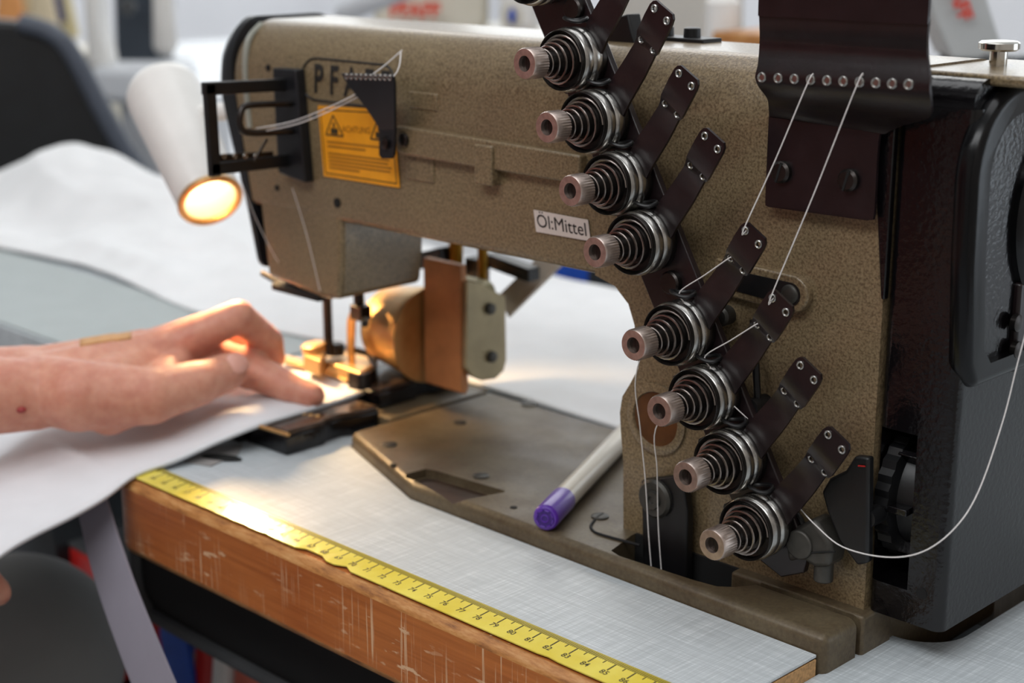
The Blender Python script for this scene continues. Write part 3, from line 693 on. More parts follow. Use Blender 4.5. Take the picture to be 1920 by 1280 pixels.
# --- belt guard on the right
YG = .1015; XG0, XG1 = .0988, .1325
gp = part(B().prism(rrect(XG0, XG1, YG, .30, .0042, 6), 'xy', .0085, .2135), 'belt_guard', GLOSS, smooth=35)
bpy.context.view_layer.update()
cut(gp, [B().box(XG0+.0012, .1166, .09, .128, .0222, .0868)])
gp.data.polygons.foreach_set('use_smooth', [True]*len(gp.data.polygons)); gp.data.set_sharp_from_angle(angle=math.radians(35))
up = [(YG, .2134)]+[(YG+.010*(1-math.cos(a)), .2140+.010*math.sin(a)) for a in [PI/2*k/6 for k in range(7)]]+[(.122, .2240), (.122, .2134)]
part(B().prism(up, 'yz', XG0, .1300), 'guard_top', GLOSS, gp)
part(B().prism([(.0984, .1385), (.1000, .1385), (.1000, .2225), (.0918, .2225), (.0922, .1950), (.0940, .1750)], 'xz', .0984, .1016), 'guard_flange', GLOSS, gp, bevel=.0006)
# bulging pulley cover with rounded rim, dished in the middle
def sideprof(ins):
    cy, cz, r = .1285, .1880, .0340-ins
    return [(.1060+ins, .1080+ins*.8), (.1000+ins, .1180+ins*.5), (.0960+ins, .157), (cy-r, cz)]+[(cy-r*math.cos(a), cz+r*math.sin(a)) for a in [PI/2*k/10 for k in range(1, 11)]]+[(.30-ins*.2, cz+r), (.30-ins*.2, .1080+ins*.8)]
pc = part(B().prism(sideprof(0), 'yz', .1265, .1365), 'pulley_cover', DISH, gp); mod_bevel(pc, .0042, 5, 50); bake(pc); bpy.context.view_layer.update()
cut(pc, [B().prism(sideprof(.0110), 'yz', .1310, .20)])
pc.data.polygons.foreach_set('use_smooth', [True]*len(pc.data.polygons)); pc.data.set_sharp_from_angle(angle=math.radians(35))
b = B(); b.lathe((.1308, .172, .168), (1, 0, 0), [(0, .040), (.004, .040), (.0065, .036), (.0065, .018), (.0050, .012), (.0048, .0005)], 64, caps=False); part(b, 'pulley_hub', DISH, gp)
hb = part(B().box(.1312, .1352, .139, .185, .108, .144), 'hub_bracket', DARK, gp, bevel=.0015)
for u, v in ((1905, 605), (1905, 655)):
    c = at(u, v, 'x', .1355); part(B().lathe(c-Vector((.001, 0, 0)), (1, 0, 0), [(0, .0034), (.0022, .0034), (.0028, .002)], 18), 'bolt', DSTEEL, gp)
c = at(1836, 615, 'x', .1366); part(B().lathe(c-Vector((.006, 0, 0)), (1, 0, 0), [(0, .0034), (.0012, .0034)], 18), 'vent_hole', HOLE, gp)
c = at(1728, 1112, 'y', YG); part(B().lathe(c+Vector((0, .001, 0)), (0, -1, 0), [(0, .0024), (.0012, .0024)], 16), 'guard_hole', HOLE, gp)
# knurled stitch wheel in the window
wc = Vector((.1062, .1268, .0560)); b = B(); seg = 60; v = []; f = []
for i, (d, r) in enumerate(((-.0062, .0250), (-.0052, .0290), (.0010, .0290), (.0020, .0235), (.0090, .0225), (.0095, .0215))):
    for k in range(seg):
        t = 2*PI*k/seg; r_ = r-(.0010 if k % 2 and i in (1, 2) else 0); v.append(wc+Vector((d, math.cos(t)*r_, math.sin(t)*r_)))
for i in range(5):
    for k in range(seg): f.append((i*seg+k, i*seg+(k+1) % seg, (i+1)*seg+(k+1) % seg, (i+1)*seg+k))
f += [tuple(range(seg))[::-1], tuple(range(5*seg, 6*seg))]; b.raw(v, f); wh = part(b, 'stitch_wheel', MATTBLACK, gp, smooth=25)
for a in (-52, -2, 46):
    t = math.radians(180-a); c = wc+Vector((.0045, math.cos(t)*.0250, math.sin(t)*.0250)); d = Vector((0, math.cos(t), math.sin(t)))
    part(B().obox(c, (.0050, 0, 0), d*.0036, d.cross(Vector((1, 0, 0)))*.0014), 'wheel_rib', GLOSS, wh, bevel=.0004)
# lever blade
pl = [at(u, v, 'y', .090) for u, v in ((1607, 853), (1634, 856), (1632, 1053), (1612, 1058), (1578, 1012), (1556, 958), (1545, 920), (1560, 895), (1590, 880))]
lev = part(B().prism([(p.x, p.z) for p in pl], 'xz', .088, .0925), 'reverse_lever', MATTBLACK, bevel=.0012)
c0, c1 = at(1609, 873, 'y', .0876), at(1622, 874, 'y', .0876)
part(B().tube([c0, c1], .0003, 6), 'red_mark', RED, lev)
part(B().cyl((.103, .090, .052), (.103, .118, .052), .004), 'lever_pivot', MATTBLACK, lev)
# clamp casting with shaft below the last bracket
b = B(); b.prism([(p.x, p.z) for p in (at(u, v, 'y', .088) for u, v in ((1498, 985), (1532, 968), (1562, 1012), (1566, 1030), (1562, 1060), (1535, 1062), (1510, 1045), (1484, 1052), (1478, 1012)))], 'xz', .085, .097)
cl = part(b, 'shaft_clamp', CAST, bevel=.0022)
part(B().cyl(at(1496, 1022, 'y', .0838), at(1496, 1022, 'y', .0838)+Vector((0, .022, 0)), .0062, seg=28), 'clamp_shaft', CAST, cl, bevel=.0008)
c = at(1545, 1060, 'y', .090); part(B().cyl(c-Vector((0, 0, .0065)), c+Vector((0, 0, .004)), .0040, seg=20), 'clamp_bolt', CAST, cl, bevel=.0006)
b = B(); a0, a1 = at(1520, 1036, 'y', .0848), at(1566, 1034, 'y', .0848); b.tube([a0, a1], .0004, 6); part(b, 'clamp_split', HOLE, cl)
part(B().torus(at(1468, 990, 'y', .089), (0, -1, 0), .0105, .0012, 28, 8), 'bracket_hoop', MATTBLACK)

# --- needle, presser foot, puller
Z_ = lambda u, v, z: at(u, v, 'z', z)
def V(u, v, y): return at(u, v, 'y', y)
part(B().cyl(V(612, 535, .1450), Z_(617, 665, .030), .0028), 'presser_bar', DSTEEL)
nb = part(B().cyl(V(672, 540, .1500), V(674, 585, .1500), .0032), 'needle_bar', DSTEEL)
part(B().obox(V(676, 585, .1480), (.0052, 0, 0), (0, .004, 0), (0, 0, .0045)), 'needle_clamp', DSTEEL, nb, bevel=.0008)
part(B().lathe(V(686, 600, .146), (.6, -.6, -.1), [(0, .0022), (.006, .0022)], 14), 'clamp_screw', MATTBLACK, nb)
part(B().sheet([V(662, 572, .148), V(652, 600, .148), V(652, 650, .149), V(656, 694, .151)], [V(672, 572, .148), V(666, 602, .148), V(664, 650, .149), V(665, 694, .151)], .0014), 'needle_guard', BRONZE, nb)
part(B().cyl(V(662, 590, .1520), V(661, 700, .1540), .0009, .0004, 10), 'needle', CHROME, nb)
Z_ = lambda u, v, z: at(u, v, 'z', z)
b = B(); b.sheet([Z_(522, 676, .0215), Z_(560, 686, .0210), Z_(610, 700, .0200), Z_(650, 716, .0190)], [Z_(530, 668, .0215), Z_(570, 676, .0210), Z_(622, 690, .0200), Z_(664, 704, .0190)], .0024)
ft = part(b, 'presser_foot', BRONZE, bevel=.0005)
poly_ = [Z_(u, v, .0200) for u, v in ((584, 690), (640, 708), (676, 720), (700, 706), (690, 688), (645, 676), (600, 672))]
b = B(); b.prism([(p.x, p.y) for p in poly_], 'xy', .0186, .0268); part(b, 'foot_body', BRONZE, ft, bevel=.0012)
poly_ = [Z_(u, v, .0300) for u, v in ((568, 672), (600, 684), (612, 668), (580, 660))]
b = B(); b.prism([(p.x, p.y) for p in poly_], 'xy', .0225, .0325); part(b, 'foot_shank', BRONZE, ft, bevel=.001)
b = B(); b.lathe(Z_(590, 658, .0325), (-.1, -.1, 1), [(0, .0074), (.0040, .0074), (.0050, .0060)], 28); part(b, 'foot_screw', BRONZE, ft)
b = B(); b.lathe(Z_(630, 664, .0290), (0, 0, 1), [(0, .0052), (.0060, .0052), (.0072, .004)], 20); part(b, 'bar_collar', MATTBLACK, ft)
sp_ = [Z_(u, v, .0200) for u, v in ((655, 724), (682, 728), (702, 716), (706, 698), (694, 684), (668, 676))]
b = B(); b.sheet([p+Vector((0, 0, .0085)) for p in smoothpath(sp_, 4)], [p-Vector((0, 0, .0010)) for p in smoothpath(sp_, 4)], .0014); part(b, 'foot_shield', DSTEEL, ft)
pu = part(B().prism(rrect(-.2480+.0, -.2140, .0225, .0790, .007, 5), 'xz', .1920, .2000), 'puller_bracket', plain('olive_plate', srgb(140, 132, 100), .45, .3), bevel=.0008)
xp = -.2100
Pq = lambda u, v: at(u, v, 'x', xp)
pts = [Pq(u, v) for u, v in ((876, 528), (900, 532), (948, 556), (950, 675), (945, 695), (930, 710), (905, 714), (885, 706), (874, 690))]
b = B(); b.prism([(p.y, p.z) for p in pts], 'yz', xp-.003, xp); part(b, 'puller_side_plate', plain('olive_grey_plate', srgb(166, 152, 118), .45, .2), pu, bevel=.0006)
for u, v in ((917, 578), (920, 668)):
    c = at(u, v, 'x', xp+.0002); part(B().lathe(c, (1, 0, 0), [(0, .0034), (.0024, .0032), (.003, .002)], 20), 'puller_bolt', CAST, pu)
y0 = min(p.y for p in pts)
b = B(); b.prism([(y0-.001, .0930), (y0+.004, .0930), (y0+.005, .0200), (y0+.003, .0170), (y0-.001, .0190)], 'yz', xp-.034, xp-.0032); part(b, 'puller_leather', LEATHER, pu, bevel=.0008)
c0 = Vector((xp-.036, y0+.006, .050)); b = B()
b.lathe(c0+Vector((-.038, 0, -.004)), (1, 0, 0), [(0, .0200), (.0015, .0225), (.030, .0270), (.036, .0285), (.038, .0285)], 48); part(b, 'puller_roller', BRONZE, pu)
b = B(); b.sheet([V(690, 568, .175), V(720, 558, .175), V(770, 565, .18)], [V(720, 600, .170), V(745, 592, .172), V(790, 595, .178)], .002); part(b, 'puller_scoop', BRONZE, pu)
for u in (855, 905):
    p0 = V(u, 560 if u == 905 else 512, .205); p1 = V(u, 430, .205); part(B().cyl(p0, p1, .0042 if u == 855 else .0030), 'puller_rod', plain('brassy_rod_%d' % u, srgb(150, 110, 30), .35, .7), pu)
b = B(); b.obox(V(815, 483, .20), (.010, 0, .003), (0, .005, 0), (-.001, 0, .005)); b.obox(V(895, 520, .215), (.006, 0, 0), (0, .005, 0), (0, 0, .012)); b.obox(V(960, 500, .22), (.018, 0, -.002), (0, .005, 0), (0, 0, .004)); part(b, 'puller_linkage', MATTBLACK, pu, bevel=.001)
b = B(); b.sheet([V(935, 555, .215), V(1015, 480, .235)], [V(955, 595, .215), V(1060, 488, .235)], .003); part(b, 'puller_strap', plain('pale_strap', srgb(190, 178, 164), .5), pu)

# --- black guide blocks on the table
def block(name, plan, z0, z1, label, knob):
    t = thing(name, (plan[0][0], plan[0][1], z0), label, 'guide block', 'black guide blocks')
    B().prism(plan, 'xy', z0, z1-.003).make('block_base', GLOSS, t, bevel=.0010)
    ins = []
    cx = sum(p[0] for p in plan)/len(plan); cy = sum(p[1] for p in plan)/len(plan)
    for x, y in plan: ins.append((cx+(x-cx)*.975, cy+(y-cy)*.985))
    B().prism(ins, 'xy', z1-.0032, z1).make('block_cap', BLOCKCAP, t, bevel=.0012)
    return t
A = block('guide_block', [(-.2755, .0655), (-.2400, .0665), (-.2405, .092), (-.2435, .097), (-.2440, .108), (-.2415, .113), (-.2405, .1325), (-.2740, .1320)], .0003, .0140, 'black guide block on the table in front, with golden edge highlight and side tab', 0)
B().prism([(-.2860, .0600), (-.2750, .0600), (-.2745, .078), (-.2860, .078)], 'xy', .0003, .0085).make('side_tab', GLOSS, A, bevel=.0025)
g0, g1 = at(480, 797, 'z', .0142), at(541, 815, 'z', .0142); B().tube([g0, g1], .0011, 8).make('edge_highlight', BRONZE, A)  # bronze bar models the golden glint along the block's edge
for k in range(5):
    B().torus((-.266+k*.004, .090+k*.0015, .0141), (0, 0, 1), .0012, .0004, 10, 6).make('stud', BRONZE, A)
C_ = block('guide_block', [(-.2900, .1400), (-.2490, .1405), (-.2495, .168), (-.2530, .173), (-.2530, .180), (-.2510, .185), (-.2515, .2085), (-.2900, .2085)], .0080, .0205, 'black guide block beside the presser foot, behind the other one', 0)

# ================================================================== marker pen
p0, p1 = at(1022, 972, 'z', .0145), at(1195, 790, 'z', .0145); ax = (p1-p0).normalized(); R0 = .0062
p0 = p0+Vector((0, 0, .0145-.0145))
PN = thing('marker_pen', (p0.x, p0.y, .008), 'beige marker pen with purple end cap lying on the machine bed', 'pen')
B().lathe(p0, ax, [(.0255, .0046), (.0255, .0057), (.145, .0057), (.150, .0048)], 32).make('barrel', PENWHITE, PN)
cp = B().lathe(p0, ax, [(0, .0052), (.0006, R0-.0003), (.002, R0), (.0260, R0), (.0262, .0056)], 36).make('cap', PURPLE, PN)
B().lathe(p0-ax*.0001, ax, [(0, .0044), (.0003, .0044)], 24).make('cap_end', plain('deep_purple', srgb(60, 26, 120), .35), cp)
_, e1, e2 = frame(ax)
for k in range(8):
    t0 = 2*PI*k/8; b = B(); b.tube([p0-ax*.0003+(e1*math.cos(t0+q*.1)+e2*math.sin(t0+q*.1))*.0040 for q in range(6)], .0005, 6); b.make('cap_ridge', PURPLE, cp)
B().torus(p0-ax*.0002, ax, .0017, .0004, 18, 6).make('cap_ring', PURPLE, cp)

# ================================================================== threads
def thread(pts, label, r=.00028, sm=6):
    b = B(); b.tube(smoothpath(pts, sm), r, 6); o = b.make('sewing_thread', THREAD); return tag(o, label, 'thread', 'white sewing threads')
def unitpt(i, dx, y, dz): return Vector((UNITS[i][0]+dx, y, UNITS[i][1]+dz))
h4, h7 = holes[3], holes[6]
def brhole(i, w, tip=True):
    a = (.0320, .0498) if tip else (.0232, .0369); c = (.0432, .0420) if tip else (.0342, .0302)
    return unitpt(i, a[0]*(1-w)+c[0]*w, .0738 if tip else .0768, a[1]*(1-w)+c[1]*w)
for i, h, nm in ((5, h4, 'fifth'), (6, h7, 'sixth')):
    t = brhole(i, .22)
    thread([h+Vector((0, .0012, 0)), h-Vector((0, .0016, 0)), (h+t)/2+Vector((0, -.001, -.0006)), t-Vector((0, .0008, -.0006)), t+Vector((0, .0012, 0))], 'taut white thread from the ten-hole plate to the %s bracket from the top' % ('fifth' if i == 5 else 'sixth'))
    m_ = brhole(i, .22, False); e = unitpt(i, -.0005, YP-.0075, .0172)
    thread([m_+Vector((0, .001, 0)), m_-Vector((0, .001, 0)), (m_+e)/2, e, unitpt(i, .0025, YP-.0088, .0135)], 'short white thread from the %s bracket into its tension unit' % ('fifth' if i == 5 else 'sixth'))
thread([unitpt(5, -.0130, YP-.009, .002), at(1192, 705, 'y', .079), at(1200, 800, 'y', .082), at(1210, 900, 'y', .086), at(1216, 1000, 'y', .088), at(1221, 1062, 'y', .088)], 'loose white thread hanging from the fifth tension unit into the bed opening')
thread([unitpt(6, -.0128, YP-.009, .000), at(1229, 805, 'y', .079), at(1232, 880, 'y', .083), at(1234, 980, 'y', .088), at(1240, 1070, 'y', .088)], 'loose white thread hanging from the sixth tension unit into the bed opening')
thread([unitpt(6, .003, YP-.0088, .0135), at(1345, 730, 'y', .0765), at(1372, 757, 'y', .080), at(1402, 785, 'y', .0845)], 'short white thread running from the sixth tension unit to the plate edge')
thread([at(1500, 953, 'y', .088), at(1530, 985, 'y', .080), at(1580, 1025, 'y', .074), at(1660, 1044, 'y', .072), at(1730, 1034, 'y', .076), at(1790, 990, 'y', .085), at(1835, 920, 'y', .098), at(1880, 790, 'y', .112), at(1908, 680, 'y', .118), at(1940, 560, 'y', .122)], 'long white thread sagging in a curve in front of the black belt guard')
a = [at(u, v, 'y', .0815) for u, v in ((689, 146), (735, 143))]
thread([at(754, 94, 'y', .099), at(722, 122, 'y', .09), a[0]+Vector((0, .001, 0)), at(670, 175, 'y', .0865), at(560, 224, 'y', .082), at(480, 241, 'x', -.2605)], 'white thread from the triangular guide down to the take-up loop, upper of two')
thread([at(752, 96, 'y', .099), a[1]+Vector((0, .0012, 0)), at(665, 185, 'y', .088), at(570, 228, 'y', .082), at(495, 246, 'x', -.2605)], 'white thread from the triangular guide down to the take-up loop, lower of two')
thread([at(448, 330, 'y', .085), at(480, 410, 'y', .092), at(515, 480, 'y', .0985), at(548, 530, 'y', .108)], 'fine white thread slanting down the head towards the presser foot', .0002)
thread([at(548, 352, 'y', .097), at(575, 440, 'y', .0985), at(600, 545, 'y', .0990)], 'fine white thread hanging down the middle of the machine head', .0002)

# ================================================================== cloth being sewn
random.seed(5)
cols = []
Ek = [((-.2590, .1560), .0182), ((-.2622, .1437), .0160), ((-.2600, .1250), .0158), ((-.2588, .1049), .0156), ((-.2570, .0800), .0156), ((-.2572, .0593), .0150), ((-.2623, .0351), .0098), ((-.2655, .0134), .0050), ((-.2678, -.0096), .0020), ((-.2633, -.0300), -.0031), ((-.2608, -.0500), -.0070), ((-.2584, -.0750), -.0105), ((-.2526, -.0950), -.0130), ((-.2450, -.1250), -.022), ((-.238, -.1700), -.050)]
rowsE = smoothpath([Vector((p[0], p[1], z)) for p, z in Ek], 6)
rows = []
K = 40
for i, e in enumerate(rowsE):
    r = []
    for k in range(K+1):
        t = k/K; x = e.x-.0016-.20*t
        z = e.z + .0016*math.sin(min(1, t*9)*PI/2)
        n = noise.noise(Vector((x*22, e.y*16, 3.1)))*.0030*min(1, t*6)
        sag = 0
        if e.y < .03: sag = -(max(0, t-.42)**1.5)*.16*min(1, (.03-e.y)/.06)     # falls away past the table end
        if e.y >= .03: z = z*(1-min(1, t*1.4))+.0145*min(1, t*1.4) if e.y > .06 else z
        y = e.y + .02*t*math.sin(e.y*30+1)*.2
        zz = z+n+sag
        if e.y < -.0138 and .05 < t < .45: zz += .0025*math.sin((t-.05)/.4*PI)
        if zz < .0022 and e.y > -.0138 and x > XL-.02: zz = .0022
        if zz < .0022 and e.y > .09: zz = .0022
        r.append(Vector((x, y, zz)))
    # rolled hem at the edge
    hem = [Vector((e.x-.006, e.y, e.z-.0016)), Vector((e.x-.0008, e.y, e.z-.0015)), Vector((e.x, e.y, e.z-.0002)), Vector((e.x-.0006, e.y, e.z+.0010))]
    rows.append(hem+r)
b = B(); b.grid(rows); cl_ = b.make('white_cloth', WHITECLOTH, smooth=180)
tag(cl_, 'white cotton cloth under the hand, running to the presser foot', 'cloth')
sd = cl_.modifiers.new('thickness', 'SOLIDIFY'); sd.thickness = .0009; sd.offset = 0

# elastic band hanging below the cloth
ep = [(168, 925), (184, 985), (196, 1030), (222, 1110), (252, 1190), (292, 1290), (330, 1380)]
eL, eR = [], []
for k, (u, v) in enumerate(ep):
    w = 27+k*2.2; y = -.022-.004*k
    eL.append(at(u-w, v+6, 'y', y-.002)); eR.append(at(u+w, v-8, 'y', y+.004))
o = B().sheet(smoothpath(eL, 5), smoothpath(eR, 5), .0014).make('elastic_band', LILAC, smooth=60)
tag(o, 'grey-lilac elastic band hanging below the white cloth beside the wooden edge', 'elastic band')

# ================================================================== operator
def capsules(chain, b):
    for i in range(len(chain)-1):
        (p, r), (q, s_) = chain[i], chain[i+1]; b.capsule(p, q, r, s_, 14)
def H(u, v, z): return at(u, v, 'z', z)
W_ = H(60, 727, .036)
J = dict(im=H(352, 655, .044), ip=H(472, 694, .031), id=H(543, 727, .0245), it=H(586, 741, .0215))
J.update(mm=Vector((-.3215, .0480, .0480)), mp=H(447, 593, .0650), md=H(506, 640, .0450), mt=H(514, 672, .0330))
J.update(rm=Vector((-.3370, .0420, .0455)), rp=Vector((-.3270, .0780, .0540)), rd=Vector((-.3240, .0990, .0400)), rt=Vector((-.3290, .1060, .0260)))
J.update(pm=Vector((-.3510, .0310, .0410)), pp=Vector((-.3460, .0620, .0440)), pd=Vector((-.3450, .0800, .0340)), pt=Vector((-.3460, .0850, .0240)))
J.update(tc=H(150, 742, .036), tm=H(283, 742, .0340), ti=H(372, 718, .0365), tt=H(428, 697, .0385))
b = B()
capsules([(J['im'], .0125), (J['ip'], .0116), (J['id'], .0090), (J['it'], .0072)], b)
capsules([(J['mm'], .0118), (J['mp'], .0096), (J['md'], .0082), (J['mt'], .0068)], b)
capsules([(J['rm'], .0112), (J['rp'], .0090), (J['rd'], .0078), (J['rt'], .0064)], b)
capsules([(J['pm'], .0104), (J['pp'], .0080), (J['pd'], .0070), (J['pt'], .0058)], b)
capsules([(J['tc'], .0190), (J['tm'], .0158), (J['ti'], .0128), (J['tt'], .0106)], b)
fa = H(-210, 748, .042); fa2 = fa+(fa-W_)*1.0+Vector((0, 0, .006)); el = Vector((-.435, -.270, .075))
wl_ = W_+Vector((-.012, .004, .001)); wr_ = W_+Vector((.009, -.004, -.001))
for k, r0 in (('im', .0125), ('mm', .0125), ('rm', .0120), ('pm', .0110)):
    b.capsule(wl_ if k in ('rm', 'pm') else W_, J[k], .0190, r0, 16)
b.capsule(wl_, wr_, .0195, .0195, 16)
b.capsule(W_, J['tc'], .0190, .0195, 16); b.capsule(J['tc'], J['tm'], .0200, .0150, 16)
b.capsule(J['tc'], J['im'], .0170, .0120, 16)
b.capsule(J['tm'], J['im'], .0110, .0105, 14)                       # web of the thumb
hl = H(205, 770, .0255); b.capsule(hl, J['tc'], .0135, .0150, 14); b.capsule(hl, J['tm'], .0135, .0125, 14)
b.capsule(wl_, fa, .0195, .0245, 18); b.capsule(wr_, fa, .0195, .0250, 18); b.capsule(fa, fa2, .0255, .0330, 18); b.capsule(fa2, el, .0330, .0400, 18)
# tendons
for k in ('im', 'mm', 'rm'):
    a, c = J[k]+Vector((0, 0, .0085)), W_+Vector((-.004, .014, .0165)); b.capsule(a, a*.35+c*.65, .0042, .0022, 10)
def voxel(b, size, it, name):
    me = bpy.data.meshes.new(name); b.bm.to_mesh(me); b.bm.free(); o = bpy.data.objects.new(name, me); COL.objects.link(o)
    m = o.modifiers.new('r', 'REMESH'); m.mode = 'VOXEL'; m.voxel_size = size; m.adaptivity = 0
    s = o.modifiers.new('s', 'SMOOTH'); s.factor = .5; s.iterations = it
    bpy.context.view_layer.update(); bake(o); me = o.data; bpy.data.objects.remove(o); return me
hand = voxel(b, .0015, 7, 'hand'); hand_v = [v.co.copy() for v in hand.vertices]; hand_p = [tuple(p.vertices) for p in hand.polygons]
# right arm and trunk, mostly outside the frame
sh_l, sh_r = Vector((-.55, -.44, .27)), Vector((-.13, -.46, .27)); el_r = Vector((-.03, -.50, .02)); wr_r = Vector((-.235, -.235, -.005))
b = B(); b.capsule(el, sh_l, .042, .056); b.capsule(sh_l, sh_r, .06, .06); b.capsule(Vector((-.34, -.47, .20)), Vector((-.34, -.50, -.18)), .125, .13); b.capsule(Vector((-.36, -.46, .30)), Vector((-.35, -.43, .42)), .055, .052)
b.capsule(sh_r, el_r, .056, .042); b.capsule(el_r, wr_r, .040, .025)
trunk = voxel(b, .006, 3, 'trunk')
b = B(); tipp = far(-2, 1112, .78); kn = Vector((-.268, -.150, -.008))
b.capsule(el_r*.3+wr_r*.7, wr_r, .028, .022)
for k, (dx, L) in enumerate(((0, 1.0), (-.017, 1.08), (-.033, 1.0), (-.047, .85))):
    kk = kn+Vector((dx, -.004*k, -.002*k)); tt = tipp+Vector((dx*.9-.001, .004*(k > 0), -.002*k)); mid = (kk+tt)/2+Vector((0, .012, .012))*L
    b.capsule(wr_r, kk, .020, .0125); b.capsule(kk, mid, .0105, .0092); b.capsule(mid, tt, .0090, .0070)
th_ = kn+Vector((.018, .010, -.012)); b.capsule(wr_r, th_, .018, .012); b.capsule(th_, th_+Vector((-.016, .030, -.012)), .011, .0085)
rhand = voxel(b, .0022, 4, 'rhand')
PS = thing('person', (-.34, -.45, FZ), 'person in rust-red shirt and grey trousers guiding the cloth with the left hand', 'person')
bmj = bmesh.new()
for me in (hand, trunk, rhand): bmj.from_mesh(me)
me = bpy.data.meshes.new('body'); bmj.to_mesh(me); bmj.free()
body = meshobj('body', me, SKIN, PS, 180)
# nail, plaster, scab
def nail(tip, prev, out, w, l):
    d = (tip-prev).normalized(); o_ = (out-d*out.dot(d)).normalized(); s_ = d.cross(o_); c = tip+o_*w*.86+d*.0015
    b = B(); b.ball(c, 1, 1, 1, 16, Matrix((s_*w*.62, d*l*.5, o_*w*.22)).transposed()); b.make('fingernail', NAIL, PS, 180)
nail(J['tt'], J['ti'], (CAM-J['tt']).normalized()+Vector((0, 0, .35)), .0106, .0140)
from mathutils.bvhtree import BVHTree
bv_ = BVHTree.FromPolygons(hand_v, hand_p)
def onskin(u, v, lift):
    h = bv_.ray_cast(CAM, ray(u, v).normalized()); return (h[0]+h[1]*lift) if h[0] else None
rowsP = []
for i in range(9):
    u = 150+96*i/8; v = 580
    while v < 720 and onskin(u, v, 0) is None: v += 2
    rowsP.append([onskin(u, v+d, .0008) or onskin(u, v+3, .0008) for d in (1, 4, 7, 10, 13)])
b = B(); b.grid(rowsP); pk = b.make('plaster', PLASTER, PS, 60); pk.modifiers.new('t', 'SOLIDIFY').thickness = .0012
sc = onskin(40, 768, 0) or at(40, 768, 'z', .03); B().ball(sc, .0026, .0026, .0018, 12).make('scab', SCAB, PS)
# clothing
b = B(); b.capsule(el*.8+sh_l*.2, sh_l, .052, .066); b.capsule(sh_l, sh_r, .070, .070); b.capsule(Vector((-.34, -.47, .20)), Vector((-.34, -.50, -.165)), .138, .142); b.capsule(sh_r, el_r*.8+sh_r*.2, .066, .052)
meshobj('shirt', voxel(b, .008, 3, 'shirt'), SHIRT, PS, 180)
b = B(); b.capsule((-.42, -.46, -.21), (-.437, .000, -.165), .085, .068); b.capsule((-.437, .000, -.165), (-.44, -.06, -.70), .066, .045); b.capsule((-.26, -.46, -.21), (-.10, -.20, -.33), .085, .07); b.capsule((-.10, -.20, -.33), (-.06, -.30, -.70), .064, .045); b.capsule((-.42, -.47, -.2), (-.26, -.47, -.2), .1, .1)
meshobj('trousers', voxel(b, .008, 2, 'trousers'), TROUSER, PS, 180)
for fx, fy in ((-.44, -.03), (-.06, -.27)):
    b = B(); b.capsule((fx, fy-.08, FZ+.036), (fx, fy+.12, FZ+.032), .036, .032); b.make('shoe', CHARCOAL, PS, 180)
# stool
ST = thing('work_stool', (-.34, -.52, FZ), 'round dark work stool under the operator', 'stool')
B().lathe((-.34, -.50, -.375), (0, 0, 1), [(0, .17), (.01, .185), (.045, .185), (.06, .17)], 40).make('seat', CHARCOAL, ST)
B().cyl((-.34, -.50, FZ+.06), (-.34, -.50, -.374), .028).make('post', GREYMETAL, ST)
for k in range(5):
    a = 2*PI*k/5; B().capsule((-.34, -.50, FZ+.06), (-.34+.26*math.cos(a), -.50+.26*math.sin(a), FZ+.03), .022, .018).make('foot', GREYMETAL, ST)

# ================================================================== fabric and mat on the table behind
MTZ = .0015
o = B().prism(rrect(-1.0, -.40, .101, .226, .006), 'xy', -.0004, MTZ).make('felt_mat', GREYMAT, bevel=.0004); tag(o, 'flat grey felt mat on the table behind the hand', 'mat')
def heap(x, y):
    def g(cx, cy, sx, sy, h): return h*math.exp(-((x-cx)/sx)**2-((y-cy)/sy)**2)
    z = .006+g(-.93, .36, .09, .06, .048)+g(-1.02, .36, .10, .07, .014)+g(-.80, .38, .07, .05, .030)+g(-.70, .36, .05, .05, .010)
    z += .007*noise.noise(Vector((x*9, y*11, 0)))*(1 if x < -.55 else .35)+.006*abs(noise.noise(Vector((x*16+y*20, y*6, 5))))*(1 if x < -.6 else .25)
    if x < -.5:
        k_ = min(1, (-.5-x)/.2); z += k_*.016*(1-abs(noise.noise(Vector((x*7+y*9, y*10-x*3, 8.3))))*2.2)*.6+k_*.007*abs(noise.noise(Vector((x*20-y*14, y*22, 2.2))))
    e = min(1, max(0, (y-.222)/.03)); z = z*e+.0030*(1-e)
    return max(z, .0024)
rows = []
for i in range(70):
    y = .225+(.475-.225)*i/69
    rows.append([Vector((-1.05+(.06+1.05)*k/150, y-.012*math.sin(k*.11)*(1 if k < 90 else .3)*(1-i/69), heap(-1.05+1.11*k/150, y))) for k in range(151)])
b = B(); b.grid(rows); o = b.make('white_fabric', WHITECLOTH2, smooth=180); tag(o, 'crumpled white fabric spread over the rear of the table behind the machine', 'fabric')
s_ = o.modifiers.new('t', 'SOLIDIFY'); s_.thickness = .0015; s_.offset = -1

